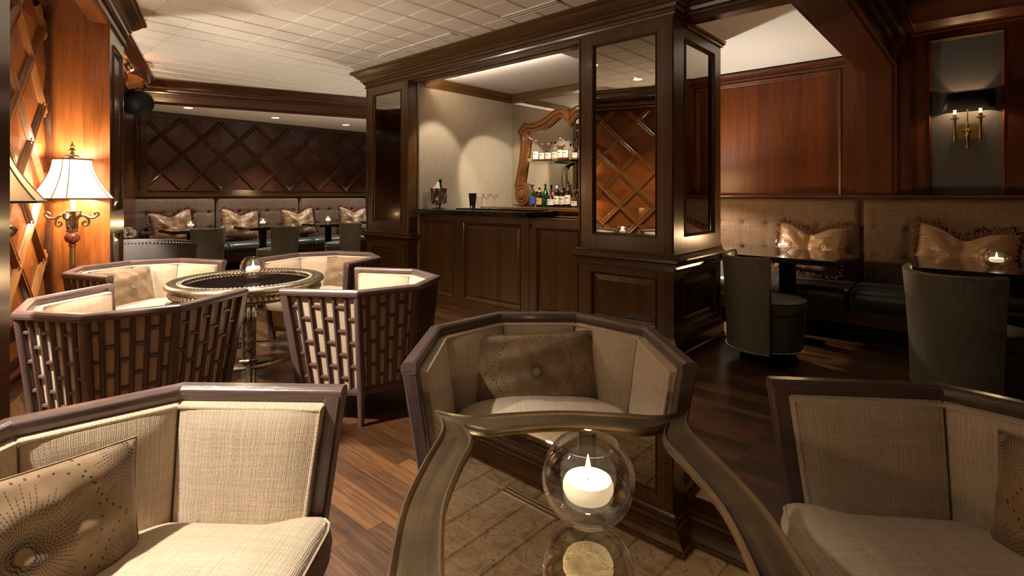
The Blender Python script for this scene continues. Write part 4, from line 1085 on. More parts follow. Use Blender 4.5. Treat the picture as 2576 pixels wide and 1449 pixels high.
# ------------------------------------------------------------------ barrel armchairs
TOP = [(-0.42, -0.325), (-0.405, 0.085), (-0.168, 0.32), (0.168, 0.32), (0.405, 0.085), (0.42, -0.325)]
TOPZ, BOTZ, BS = 0.728, 0.185, 0.83
def ring(z, off=0.0):
    """chair outline at height z; off moves it inward"""
    s = BS + (1 - BS) * (z - BOTZ) / (TOPZ - BOTZ)
    P = [Vector((x * s, y * s)) for x, y in TOP]
    if off:
        out = []
        for i in range(6):
            d0 = (P[i] - P[i - 1]).normalized() if i else (P[1] - P[0]).normalized()
            d1 = (P[i + 1] - P[i]).normalized() if i < 5 else d0
            n0 = Vector((d0.y, -d0.x)); n1 = Vector((d1.y, -d1.x)); m = n0 + n1; m = m / m.dot(n0)
            out.append(P[i] + m * off)
        P = out
    return P
armchair = None
GA = 'barrel armchairs with bamboo-pattern frames'
def make_armchair(label):
    t = thing('barrel_armchair', label, 'armchair', (0, 0, 0), 0, GA)
    wd = M['chairwood']
    # top rail: rounded section swept on the outline
    mb = MB(); pr = [(0.022, -0.016), (0.026, 0.0), (0.024, 0.014), (0.014, 0.021), (-0.010, 0.021), (-0.021, 0.014), (-0.023, 0.0), (-0.019, -0.016)]
    ext = [(TOP[0][0] - 0.001, TOP[0][1] - 0.022)] + list(TOP[1:5]) + [(TOP[5][0] + 0.001, TOP[5][1] - 0.022)]
    mb.sweep([(o, TOPZ + z) for o, z in reversed(pr)], [tuple(p) for p in ext], side=-1, pclosed=True); obj('top_rail', mb, wd, t, bevel=0.004)
    # posts / legs: one at every corner
    for i in range(6):
        a, b, c = ring(TOPZ)[i], ring(BOTZ)[i], ring(BOTZ)[i] * 0.985
        mb = MB()
        if i in (0, 5): mb.tube([(a.x, a.y, TOPZ), (b.x, b.y, BOTZ), (c.x, c.y, 0.06), (c.x, c.y, 0.0)], [0.0325, 0.032, 0.026, 0.019], 4)
        else: mb.tube([(a.x, a.y, TOPZ), (b.x, b.y, BOTZ), (c.x, c.y, 0.06), (c.x, c.y, 0.0)], [0.021, 0.023, 0.019, 0.014], 10)
        obj('leg', mb, wd, t, bevel=0.006 if i in (0, 5) else 0)
    mb = MB(); b = ring(BOTZ); pr2 = [(0.014, -0.016), (0.018, 0), (0.014, 0.016), (-0.014, 0.016), (-0.014, -0.016)]
    mb.sweep([(o, BOTZ + z) for o, z in pr2], [tuple(p) for p in b], side=-1, pclosed=True)
    mb.sweep([(o, BOTZ + z) for o, z in pr2], [tuple(b[5]), tuple(b[0])], side=-1, pclosed=True)
    obj('bottom_rail', mb, wd, t)
    # lattice and fabric on every outer panel
    T0, B0 = ring(TOPZ - 0.012, 0.0), ring(BOTZ + 0.01, 0.0)
    To, Bo = ring(TOPZ - 0.012, 0.004), ring(BOTZ + 0.01, 0.004)
    for i in range(5):
        q = lambda u, v, A=T0, B=B0: Vector((*(B[i].lerp(B[i + 1], u)).lerp(A[i].lerp(A[i + 1], u), v), BOTZ + 0.01 + (TOPZ - BOTZ - 0.022) * v))
        mb = MB()
        for kx in range(1, 6): mb.tube([q(kx / 6, v / 4) for v in range(5)], 0.0115, 8)
        for kx in range(6):
            for v in ((0.13, 0.38, 0.63, 0.88) if kx % 2 else (0.005, 0.255, 0.505, 0.755)):
                mb.tube([q(kx / 6 + 0.015, v), q(kx / 6 + 1 / 12, v) + Vector((0, 0, 0.001)), q((kx + 1) / 6 - 0.015, v)], [0.008, 0.0105, 0.008], 6)
        obj('lattice', mb, wd, t)
        s = lambda u, v, A=To, B=Bo: Vector((*(B[i].lerp(B[i + 1], u)).lerp(A[i].lerp(A[i + 1], u), v), BOTZ + 0.01 + (TOPZ - BOTZ - 0.022) * v))
        mb = MB(); ll = (TOP[i][0] - TOP[i + 1][0]) ** 2 + (TOP[i][1] - TOP[i + 1][1]) ** 2; ll **= 0.5
        mb.grid(s, 2, 2, None, False, lambda u, v: (u * ll, v * 0.55)); obj('outer_panel', mb, M['cream'], t)
    # padded inner panels
    Zb = 0.36
    Ta, Ba = ring(TOPZ - 0.016, 0.014), ring(Zb, 0.014)
    Tn, Bn = ring(TOPZ - 0.016, 0.050), ring(Zb, 0.050)
    for i in range(5):
        mb = MB(); a0, a1 = Ta[i], Ta[i + 1]; ll = (a1 - a0).length
        if i == 0: sh = 0.05
        def ease(t, n):
            q = round(t * n)
            return 0.0 if q == 0 else 1.0 if q == n else 0.012 + (q - 1) / (n - 2) * 0.976
        def s(u, v):
            u = ease(u, 18); v = 1.0 if v > 0.999 else v * 14 / 13 * 0.988
            uu = u
            lo = 0.038 if i == 0 else 0.0; hi = 0.962 if i == 4 else 1.0
            uu = lo + (hi - lo) * u
            pb = Ba[i].lerp(Ba[i + 1], uu); pt = Ta[i].lerp(Ta[i + 1], uu)
            nb = Bn[i].lerp(Bn[i + 1], uu) - pb; nt = Tn[i].lerp(Tn[i + 1], uu) - pt
            p = pb.lerp(pt, v); n_ = nb.lerp(nt, v)
            bul = (1 - abs(2 * u - 1) ** 4) * (1 - abs(2 * v - 1) ** 8)
            n_ = n_ * (0.02 if (u in (0, 1) or v == 1) else 0.72 + 0.50 * bul)
            return Vector((*(p + n_), Zb + (TOPZ - 0.016 - Zb) * v))
        mb.grid(s, 18, 14, None, True, lambda u, v: (u * ll + i * 0.7, v * 0.4))
        obj('inner_panel', mb, M['cream'], t)
    mb = MB(); pp = ring(TOPZ - 0.022, 0.040); pb = ring(0.44, 0.040)
    f0 = pp[0].lerp(pp[1], 0.055); f5 = pp[5].lerp(pp[4], 0.055); g0 = pb[0].lerp(pb[1], 0.055); g5 = pb[5].lerp(pb[4], 0.055)
    pts = [Vector((*g0, 0.44)), Vector((*f0, TOPZ - 0.024))] + [Vector((*p, TOPZ - 0.022)) for p in pp[1:5]] + [Vector((*f5, TOPZ - 0.026)), Vector((*g5, 0.44))]
    dense = []
    for a, b_ in zip(pts, pts[1:]): dense += [a.lerp(b_, i / 8) for i in range(8)]
    mb.tube(dense + [pts[-1]], 0.0058, 8); obj('piping', mb, M['cream'], t)
    # seat base and cushion
    mb = MB(); bb = ring(BOTZ, 0.02); mm = ring(0.33, 0.03)
    n = 6; vs = [(*p, BOTZ) for p in bb] + [(*p, 0.33) for p in mm]
    mb.add(vs, [tuple(range(5, -1, -1)), tuple(range(6, 12))] + [(i, (i + 1) % 6, (i + 1) % 6 + 6, i + 6) for i in range(6)], False, None,
           [[(0, 0)] * 6, [(0, 0)] * 6] + [[(0, 0), (0.35, 0), (0.35, 0.15), (0, 0.15)]] * 6)
    obj('seat_base', mb, M['cream'], t)
    mb = MB()
    base = ring(0.44, 0.060)
    pl = [base[0] + Vector((0.005, -0.005))] + base[1:5] + [base[5] + Vector((-0.005, -0.005))]
    out = [Vector((pl[0].x - 0.028, -0.300)), Vector((pl[0].x - 0.020, -0.345))]
    poly = [Vector((-0.30, -0.36)), Vector((-0.345, -0.345)), Vector((pl[0].x - 0.03, -0.29))] + [base[0].lerp(base[1], 0.25)] + base[1:5] + [base[5].lerp(base[4], 0.25), Vector((pl[5].x + 0.03, -0.29)), Vector((0.345, -0.345)), Vector((0.30, -0.36)), Vector((0.10, -0.370)), Vector((-0.10, -0.370))]
    bd = even(poly + [poly[0]], 72)[:-1]
    nr = 12; cen = Vector((0, -0.03)); vs = []; 
    prof = [(0.0, 0.345), (0.90, 0.335), (0.97, 0.345), (1.0, 0.375), (1.01, 0.405), (1.0, 0.430), (0.975, 0.446), (0.94, 0.455), (0.85, 0.464), (0.6, 0.476), (0.3, 0.482), (0.0, 0.484)]
    K = len(bd)
    for f_, z in prof:
        for p in bd:
            q = cen + (p - cen) * max(f_, 0.001)
            lift = 0.012 * max(0, math.sin((q.x) * 5 + 1.2)) * (1 if z > 0.44 else 0)
            front = 0.014 * max(0.0, (-q.y - 0.22) / 0.15) * abs(q.x) / 0.35 if z > 0.43 else 0
            vs.append((q.x, q.y, z + front))
    fs = []; uv = []
    for i in range(len(prof) - 1):
        for j in range(K):
            j2 = (j + 1) % K; f = (i * K + j, i * K + j2, (i + 1) * K + j2, (i + 1) * K + j); fs.append(f)
            uv.append([(vs[q][1], vs[q][0] + (vs[q][2] if i < 6 else 0)) for q in f])
    mb.add(vs, fs, True, None, uv); cu = obj('seat_cushion', mb, M['cream'], t)
    mb = MB(); mb.tube([Vector((*(cen + (p - cen) * 0.992), 0.4365)) + Vector((0, 0, 0.014 * max(0.0, (-p.y - 0.22) / 0.15) * abs(p.x) / 0.35)) for p in bd], 0.0035, 6, None, False, True); obj('welt', mb, M['cream'], cu)
    return t
CH = {'A': ((0.112, 1.906), 0.0, 'barrel armchair facing the viewer beyond the mirror-topped table'),
      'B': ((-0.8165, 0.972), 86.0, 'brightly lit barrel armchair at the lower left beside the mirror-topped table'),
      'C': ((1.021, 0.985), -94.3, 'shadowed barrel armchair at the lower right beside the mirror-topped table'),
      'D': ((-1.921, 2.547), 170.3, 'barrel armchair with its slatted back to the viewer, nearest the dark jamb'),
      'E': ((-0.824, 3.157), -100.4, 'barrel armchair at the round table with side and legs showing, nearest the bar'),
      'F': ((-2.690, 3.745), 71.3, 'barrel armchair at the round table in front of the lamp'),
      'G': ((-1.513, 4.325), -19.3, 'barrel armchair on the far side of the round table before the narrow pillar')}
for kx, (xy, deg, lb) in CH.items():
    if armchair is None:
        armchair = make_armchair(lb); armchair.location = (*xy, 0); armchair.rotation_euler = (0, 0, R(deg))
    else:
        dup(armchair, (*xy, 0), R(deg), lb)
# sunburst cushions
burst0 = None
for kx, dx, dy, dz, rl, yaw, lb in (('A', -0.020, 0.165, 0.555, -2, 2, 'dark sunburst cushion in the armchair beyond the mirror-topped table'),
                              ('B', -0.01, 0.135, 0.572, 7, -16, 'gold sunburst cushion in the brightly lit lower armchair'),
                              ('C', -0.01, 0.160, 0.575, -6, 14, 'sunburst cushion in the shadowed lower armchair, cut by the frame'),
                              ('F', -0.03, 0.090, 0.578, 3, 12, 'gold sunburst cushion in the armchair before the lamp'),
                              ('G', 0.05, 0.150, 0.578, -3, -8, 'sunburst cushion in the armchair on the far side of the round table')):
    if burst0 is None:
        t = burst0 = thing('sunburst_cushion', lb, 'cushion', (0, 0, 0), 0, 'embroidered sunburst cushions in the armchairs')
        mb, e = pillow_mesh(0.50, 0.285, 0.13, 0.0, 0.045, 3, 34); obj('cover', mb, M['burst'], t)
        mb = MB(); mb.tube([Vector(p) for p in e], 0.003, 6, None, False, True); obj('piping', mb, M['burst'], t)
        mb = MB(); mb.sphere((0, -0.060, 0), 0.013, 14, 8, 1.0, None, 1.0, 0.55); obj('button', mb, M['burst'], t)
    else:
        t = dup(burst0, (0, 0, 0), 0, lb)
    xy, deg, _ = CH[kx]
    rz = R(deg); l = Matrix.Rotation(rz, 3, 'Z') @ Vector((dx, dy, dz))
    place(t, (xy[0] + l.x, xy[1] + l.y, dz), rz + R(yaw), -0.26, R(rl))

# ------------------------------------------------------------------ swivel chairs
GS = 'olive swivel chairs at the banquette tables'
def make_swivel(label):
    t = thing('swivel_chair', label, 'chair', (0, 0, 0), 0, GS)
    mb = MB(); mb.lathe([(0.001, 0.100), (0.228, 0.100), (0.235, 0.110), (0.250, 0.355), (0.252, 0.375), (0.001, 0.375)], 48); obj('drum', mb, M['olive'], t)
    mb = MB(); mb.lathe([(0.001, 0.378), (0.235, 0.378), (0.250, 0.386), (0.257, 0.405), (0.258, 0.440), (0.250, 0.462), (0.232, 0.474), (0.15, 0.486), (0.001, 0.490)], 48); st = obj('seat', mb, M['olive'], t)
    mb = MB(); mb.tube([(0.252 * math.cos(a), 0.252 * math.sin(a), 0.468) for a in [2 * PI * i / 48 for i in range(48)]], 0.004, 6, None, False, True); obj('welt', mb, M['olive'], st)
    mb = MB(); A = R(66)
    def shell(side):
        def f(u, v):
            a = PI / 2 + A * (2 * u - 1); z = 0.10 + 0.70 * v
            fl = 0.045 * v ** 1.6
            r = (0.245 + fl + 0.03 * v * abs(2 * u - 1) ** 3 * 0.5) + (0.0 if side else 0.052 - 0.012 * v)
            zz = z + (0.012 * math.sin(PI * min(1, max(0, v))) * 0) - 0.016 * (1 - abs(2 * u - 1) ** 2) * (v ** 6)
            return (r * math.cos(a), r * math.sin(a), zz)
        return f
    f0, f1 = shell(0), shell(1)
    mb.grid(f0, 28, 20, None, True); mb.grid(f1, 28, 20, None, True)
    def rim(fa, fb, u=None, v=None):
        def g(s, q):
            p = Vector(fa(s, v) if u is None else fa(u, s)); p2 = Vector(fb(s, v) if u is None else fb(u, s))
            m = p.lerp(p2, q); bl = math.sin(PI * q)
            if u is None: m.z += 0.012 * bl * (1 if v > .5 else -.3)
            else:
                a = PI / 2 + A * (2 * u - 1); m += Vector((-math.sin(a), math.cos(a), 0)) * 0.012 * bl * (1 if u > .5 else -1)
            return m
        return g
    mb.grid(rim(f0, f1, None, 1), 28, 6, None, True); mb.grid(rim(f0, f1, None, 0), 28, 3, None, True)
    mb.grid(rim(f0, f1, 0, None), 20, 6, None, True); mb.grid(rim(f0, f1, 1, None), 20, 6, None, True)
    obj('backrest', mb, M['olive'], t)
    mb = MB(); mb2 = MB()
    for i in range(96):
        a = 2 * PI * i / 96
        back = abs((a - PI / 2 + PI) % (2 * PI) - PI) < A
        if back: mb.sphere((0.300 * math.cos(a), 0.300 * math.sin(a), 0.112), 0.0050, 6, 4)
        else: mb2.sphere((0.238 * math.cos(a), 0.238 * math.sin(a), 0.114), 0.0050, 6, 4)
    obj('nailhead_trim', mb, M['chrome'], t); obj('nailhead_trim', mb2, M['chrome'], t)
    mb = MB(); mb.lathe([(0.001, 0.0), (0.20, 0.0), (0.205, 0.01), (0.20, 0.035), (0.06, 0.05), (0.05, 0.099), (0.001, 0.099)], 32); obj('swivel_base', mb, M['blackmat'], t)
    return t
sw = None
def facing(fx, fy): return math.atan2(fx, -fy)
fa_ = facing(sB, cB)                # facing the right-hand back wall (+a)
fb_ = facing(-cB, sB)               # facing the diamond wall (+b)
for loc, rz, lb in ((BF(4.25, 1.20), facing(1.0, -0.02), 'olive swivel chair beside the walnut pillar, showing its nailhead base'),
                    ((2.74, 3.10, 0), facing(0.99, 0.14), 'olive swivel chair at the right edge behind the shadowed armchair'),
                    ((-4.33, 7.20, 0), facing(-0.95, 0.15), 'olive swivel chair at the far alcove table nearest the tub chair'),
                    ((-3.45, 7.60, 0), facing(-0.95, 0.15), 'olive swivel chair at the middle table of the far alcove'),
                    ((-2.82, 8.60, 0), facing(-0.95, 0.15), 'olive swivel chair beside the narrow mirrored pillar in the far alcove')):
    if sw is None: sw = make_swivel(lb); sw.location = loc; sw.rotation_euler = (0, 0, rz)
    else: dup(sw, loc, rz, lb)
# low round stool seen past the round table
t = thing('round_stool', 'low round olive stool with nailhead trim beyond the round table candle', 'stool', BF(2.55, 6.05), RB)
mb = MB(); mb.lathe([(0.001, 0.06), (0.21, 0.06), (0.225, 0.09), (0.235, 0.40), (0.22, 0.44), (0.15, 0.462), (0.001, 0.466)], 40); obj('seat', mb, M['olive'], t)
mb = MB(); mb.lathe([(0.001, 0), (0.19, 0), (0.19, 0.06)], 24); obj('base', mb, M['blackmat'], t)
mb = MB()
for i in range(80):
    a = 2 * PI * i / 80; mb.sphere((0.234 * math.cos(a), 0.234 * math.sin(a), 0.395), 0.005, 6, 4)
obj('nailhead_trim', mb, M['chrome'], t)
# dark tub chair by the pilaster
k = NT('graphite_brocade'); vo = k.n('ShaderNodeTexVoronoi'); vo.inputs['Scale'].default_value = 200; k.l(k.coord('Object'), vo.inputs['Vector'])
k.set(Base_Color=k.ramp(vo.outputs['Distance'], [(0.25, (0.030, 0.028, 0.028, 1)), (0.55, (0.11, 0.10, 0.095, 1))]), Roughness=0.45); M['brocade'] = k.m
t = thing('tub_chair', 'dark brocade tub chair with silver nailheads beside the panelled pilaster', 'armchair', LF(-0.62, 6.75), facing(-0.25, 0.97))
def tub(ro, ri):
    mb = MB(); A = R(118)
    def ht(u): return 0.80 - 0.10 * abs(2 * u - 1) ** 2
    f = lambda r, sc: (lambda u, v: ((r + 0.05 * v * sc) * math.cos(PI / 2 + A * (2 * u - 1)) * 1.05, (r + 0.05 * v * sc) * math.sin(PI / 2 + A * (2 * u - 1)), 0.14 + (ht(u) - 0.14) * v))
    a, b = f(ro, 1), f(ri, 1)
    mb.grid(a, 40, 10); mb.grid(b, 40, 10)
    mb.grid(lambda u, v: Vector(a(u, 1)).lerp(Vector(b(u, 1)), v) + Vector((0, 0, 0.012 * math.sin(PI * v))), 40, 4)
    for e in (0, 1): mb.grid(lambda u, v: Vector(a(e, u)).lerp(Vector(b(e, u)), v), 10, 3)
    return mb, a
mb, fo = tub(0.36, 0.29); obj('shell', mb, M['brocade'], t)
mb = MB()
for i in range(60):
    p = Vector(fo(i / 59, 0.965)); mb.sphere(p * 1.0 + Vector((p.x, p.y, 0)).normalized() * 0.002, 0.0075, 6, 4)
obj('nailhead_trim', mb, M['chrome'], t)
mb = MB(); mb.lathe([(0.001, 0.2), (0.27, 0.2), (0.285, 0.24), (0.285, 0.42), (0.26, 0.46), (0.001, 0.47)], 32); obj('seat', mb, M['leather'], t)
for x, y in ((-.22, -.2), (.22, -.2), (-.2, .22), (.2, .22)):
    mb = MB(); mb.tube([(x, y, 0.2), (x * 1.05, y * 1.05, 0)], [0.022, 0.014], 8); obj('leg', mb, M['black'], t)

# ------------------------------------------------------------------ banquette tables
table0 = None
GT = 'black square pedestal tables at the banquettes'
def sq_table(loc, rz, s, label):
    global table0
    if table0 is None:
        t = thing('pedestal_table', label, 'table', loc, rz, GT)
        mb = MB(); mb.box(-0.43, 0.43, -0.43, 0.43, 0.705, 0.75); obj('tabletop', mb, M['black'], t, bevel=0.004)
        mb = MB(); mb.box(-0.055, 0.055, -0.055, 0.055, 0.03, 0.705); mb.box(-0.16, 0.16, -0.16, 0.16, 0.690, 0.705); obj('pedestal', mb, M['blackmat'], t, bevel=0.003)
        mb = MB(); mb.box(-0.28, 0.28, -0.045, 0.045, 0, 0.03); mb.box(-0.045, 0.045, -0.28, 0.28, 0, 0.03); obj('foot', mb, M['blackmat'], t, bevel=0.004)
        table0 = t
    else:
        t = dup(table0, loc, rz, label)
    t.scale = (s, s, 1)
    return t
sq_table(BF(4.97, 1.25), RB, 1.0, 'black square table in front of the banquette beside the walnut pillar')
sq_table(BF(4.98, -0.02), RB, 1.0, 'black square table below the wall sconce, cut by the frame')
sq_table(BF(2.52, 8.60), RB, 0.76, 'black square table in the far alcove nearest the tub chair')
sq_table(BF(3.55, 8.60), RB, 0.76, 'black square table in the middle of the far alcove')
sq_table(BF(4.68, 8.60), RB, 0.76, 'black square table in the far alcove, third from the tub chair')
sq_table(BF(5.80, 8.60), RB, 0.76, 'black square table half hidden by the narrow mirrored pillar')

# ------------------------------------------------------------------ candle bowls
bowl0 = None; candle0 = None
GB = 'round glass candle bowls'; GC = 'floating candles in glass bowls'
def candle(loc, where, power=5.0, s=1.0):
    global bowl0, candle0
    lb, lc = 'round clear glass bowl ' + where, 'lit white floating candle ' + where
    if bowl0 is None:
        t = thing('candle_bowl', lb, 'candle holder', loc, 0, GB); bowl0 = t
        r = 0.0725; cz = 0.068
        pr = [(0.001, 0.0), (0.030, 0.0)]
        a0, a1 = R(-66), R(48)
        pr += [(r * math.cos(a0 + (a1 - a0) * i / 24), cz + r * math.sin(a0 + (a1 - a0) * i / 24)) for i in range(25)]
        mb = MB(); mb.lathe(pr, 48)
        zr = pr[-1]
        inner_ = [(max(0.001, x - 0.0028), z + 0.002) for x, z in reversed(pr)]
        mb.lathe([zr, (zr[0] - 0.001, zr[1] + 0.0016), (zr[0] - 0.0026, zr[1])] + inner_, 48)
        obj('glass', mb, M['glass'], t)
        wz = 0.050; wr_ = math.sqrt(max(0, r * r - (wz - cz) ** 2)) - 0.004
        wp = [(0.001, 0.004), (0.030, 0.004)] + [(max(0.001, x - 0.004), z + 0.001) for x, z in pr[2:] if z < wz - 0.004] + [(wr_, wz), (0.001, wz)]
        mb = MB(); mb.lathe(wp, 40); obj('water', mb, M['water'], t)
        c = thing('floating_candle', lc, 'candle', loc, 0, GC); candle0 = c
        mb = MB(); mb.lathe([(0.001, 0.037), (0.028, 0.037), (0.035, 0.041), (0.0395, 0.051), (0.0395, 0.060), (0.036, 0.067), (0.026, 0.069), (0.012, 0.066), (0.001, 0.065)], 36); obj('wax', mb, M['candle'], c)
        mb = MB(); mb.tube([(0, 0, 0.064), (0.001, 0, 0.072)], 0.001, 6); obj('wick', mb, M['blackmat'], c)
        mb = MB(); mb.lathe([(0.0006, 0.068), (0.0042, 0.074), (0.0052, 0.080), (0.0035, 0.090), (0.0012, 0.100), (0.0002, 0.105)], 14); obj('flame', mb, M['flame'], c)
    else:
        t = dup(bowl0, loc, 0, lb); c = dup(candle0, loc, 0, lc)
    t.scale = (s, s, s); c.scale = (s, s, s)
    light('POINT', 'candle_flame', Vector(loc) + Vector((0, 0, 0.098 * s)), power, (1.0, 0.62, 0.30), 0.008)
FT = 0.735      # mirror-topped table height
candle((0.120, 0.822, FT + 0.001), 'on the mirror-topped table', 1.4)
candle((-1.700, 3.42, 0.708), 'on the round silver table', 4.0, 1.08)
candle(BF(5.02, 1.30, 0.751), 'on the black table beside the walnut pillar', 7.0)
candle(BF(4.90, -0.08, 0.751), 'on the black table below the sconce', 5.0)
candle(BF(2.52, 8.60, 0.751), 'on the far alcove table nearest the tub chair', 4.0, 1.1)
candle(BF(3.55, 8.60, 0.751), 'on the middle table of the far alcove', 4.0, 1.1)
candle(BF(4.68, 8.60, 0.751), 'on the third table of the far alcove', 4.0, 1.1)

# ------------------------------------------------------------------ mirror-topped serpentine table
t = thing('cocktail_table', 'bronze framed serpentine table with antique mirror top and candle', 'table', (0.118, 0.862, 0))
def serp(hx, hy, off):
    """closed outline: four serpentine sides meeting at horned corners"""
    ctl = [(-1.0, 0.010), (-0.86, -0.012), (-0.70, -0.021), (-0.40, -0.006), (0.0, 0.006), (0.40, -0.006), (0.70, -0.021), (0.86, -0.012), (1.0, 0.010)]
    c = crv([(a, b) for a, b in ctl], 32)
    out = []
    for (ax, sg) in ((1, 1), (0, -1), (1, -1), (0, 1)):
        for i, p in enumerate(c[:-1]):
            s_, o_ = p.x, p.y - off
            if ax == 1:   # side at y = sg * hy, running in x
                out.append(Vector((sg * s_ * (hx + 0.010 - off), sg * (hy + o_))))
            else:
                out.append(Vector(((hx + o_) * -sg, sg * s_ * (hy + 0.010 - off))))
    return out
mb = MB()
offs = [(0.002, FT - 0.030), (-0.003, FT - 0.012), (-0.002, FT + 0.001), (0.002, FT + 0.0045), (0.006, FT + 0.001), (0.0075, FT - 0.003), (0.032, FT - 0.0045), (0.0565, FT - 0.003), (0.058, FT + 0.001), (0.062, FT + 0.004), (0.0655, FT + 0.001), (0.0665, FT - 0.006), (0.067, FT - 0.02)]
rings = [[Vector((*p, z)) for p in serp(0.292, 0.370, o * 1.08)] for o, z in offs]
K = len(rings[0])
# order: the four sides above run in a consistent loop
q4 = K // 4
for sd in range(4):
    vs = [r_[(sd * q4 + j) % K] for r_ in rings for j in range(q4 + 1)]; fs = []; uv = []
    for i in range(len(rings) - 1):
        for j in range(q4):
            w_ = q4 + 1; fs.append((i * w_ + j, i * w_ + j + 1, (i + 1) * w_ + j + 1, (i + 1) * w_ + j))
            uv.append([(j * .02, i * .008), (j * .02 + .02, i * .008), (j * .02 + .02, i * .008 + .008), (j * .02, i * .008 + .008)])
    mb.add(vs, fs, True, None, uv)
obj('frame', mb, M['bronze'], t)
g = serp(0.292, 0.370, 0.069); mb = MB(); mb.add([(*p, FT - 0.006) for p in g] + [(0, 0, FT - 0.006)], [(i, (i + 1) % K, K) for i in range(K)])
obj('mirror_top', mb, M['antique'], t, 'mottled antique mirror top')
mb = MB(); g1 = serp(0.292, 0.370, 0.03); mb.prism([tuple(p) for p in g1], FT - 0.085, FT - 0.02); obj('apron', mb, M['bronze'], t)
for sx in (-1, 1):
    for sy in (-1, 1):
        pts = crv([(sx * 0.235, sy * 0.315, FT - 0.05), (sx * 0.262, sy * 0.345, FT - 0.20), (sx * 0.235, sy * 0.315, 0.36), (sx * 0.215, sy * 0.29, 0.16), (sx * 0.245, sy * 0.325, 0.02)], 16)
        mb = MB(); mb.tube(pts, [0.032 - 0.014 * i / 16 for i in range(17)], 10); mb.sphere((sx * 0.245, sy * 0.325, 0.018), 0.022, 10, 6, 0.8); obj('leg', mb, M['bronze'], t)
# ------------------------------------------------------------------ round silver table
RT = 0.708
t = thing('round_table', 'round carved silver table with dark glass top between the armchairs', 'table', (-1.735, 3.43, 0), R(27))
mb = MB(); mb.lathe([(0.375, RT - 0.028), (0.380, RT - 0.010), (0.392, RT - 0.004), (0.398, RT - 0.010), (0.410, RT - 0.008), (0.425, RT), (0.450, RT), (0.462, RT - 0.006), (0.470, RT - 0.018), (0.468, RT - 0.028), (0.452, RT - 0.034), (0.446, RT - 0.044), (0.440, RT - 0.046), (0.425, RT - 0.09), (0.432, RT - 0.096), (0.428, RT - 0.105), (0.40, RT - 0.107)], 72); top = obj('rim', mb, M['silver'], t)
mb = MB()
for i in range(96):
    a = 2 * PI * i / 96
    Tm = Matrix.Rotation(a, 4, 'Z') @ Matrix.Translation((0.439, 0, RT - 0.066)) @ Matrix.Rotation(R(-18), 4, 'Y')
    mb.sphere((0, 0, 0), 0.0135, 8, 6, 1.5, Tm, 0.7, 0.98)
obj('outer_beading', mb, M['silver'], top)
mb = MB()
for i in range(96):
    a = 2 * PI * i / 96
    Tm = Matrix.Rotation(a, 4, 'Z') @ Matrix.Translation((0.386, 0, RT - 0.009)); mb.sphere((0, 0, 0), 0.0118, 8, 6, 0.7, Tm, 1.5, 0.98)
obj('inner_beading', mb, M['silver'], top)
mb = MB(); mb.lathe([(0.001, RT - 0.018), (0.378, RT - 0.018)], 64); obj('glass_top', mb, M['black'], t, 'dark glass top')
mb = MB(); mb.lathe([(0.245, 0.200), (0.250, 0.212), (0.262, 0.205), (0.275, 0.214), (0.290, 0.206), (0.300, 0.212), (0.306, 0.200), (0.300, 0.182), (0.252, 0.182), (0.245, 0.200)], 64); obj('ring_stretcher', mb, M['silver'], t)
for q in range(4):
    a = PI / 2 * q
    Tm = Matrix.Rotation(a, 4, 'Z')
    mb = MB()
    c = crv([(0.40, 0, RT - 0.10), (0.385, 0, 0.55), (0.330, 0, 0.42), (0.290, 0, 0.30), (0.285, 0, 0.20), (0.320, 0, 0.10), (0.385, 0, 0.035)], 26)
    for s_, rr in ((-0.026, 0.017), (0.0, 0.021), (0.026, 0.017)):
        mb.tube([p + Vector((0.008 if s_ == 0 else 0, s_, 0)) for p in c], [rr * (1.15 - 0.3 * math.sin(PI * i / 26)) for i in range(27)], 8, Tm)
    sp_ = [Vector((0.412 + (0.058 - 0.047 * i / 30) * math.cos(i * 0.42 + 2.2), 0, RT - 0.152 + (0.058 - 0.047 * i / 30) * math.sin(i * 0.42 + 2.2))) for i in range(31)]
    for y in (-0.028, 0.0, 0.028): mb.tube([p + Vector((0, y, 0)) for p in sp_], [0.014 - 0.006 * i / 30 for i in range(31)], 8, Tm)
    sp_ = [Vector((0.395 + (0.035 - 0.028 * i / 20) * math.cos(-i * 0.45 + 3.6), 0, 0.05 + (0.035 - 0.028 * i / 20) * math.sin(-i * 0.45 + 3.6))) for i in range(21)]
    for y in (-0.02, 0.02): mb.tube([p + Vector((0, y, 0)) for p in sp_], 0.011, 8, Tm)
    mb.box(0.37, 0.42, -0.03, 0.03, 0, 0.02, Tm)
    for zz in (0.56, 0.24): mb.tube([(0.385 if zz > 0.5 else 0.287, -0.046, zz), (0.398 if zz > 0.5 else 0.312, 0, zz + 0.004), (0.385 if zz > 0.5 else 0.287, 0.046, zz)], 0.012, 8, Tm)
    for i in range(7):
        f = i / 6; p = c[6 + int(f * 12)]; mb.sphere((p.x + 0.018, 0, p.z), 0.013 - 0.004 * abs(f - .4), 8, 6, 2.2, Tm, 0.7, 1.6)
    obj('leg', mb, M['silver'], t)

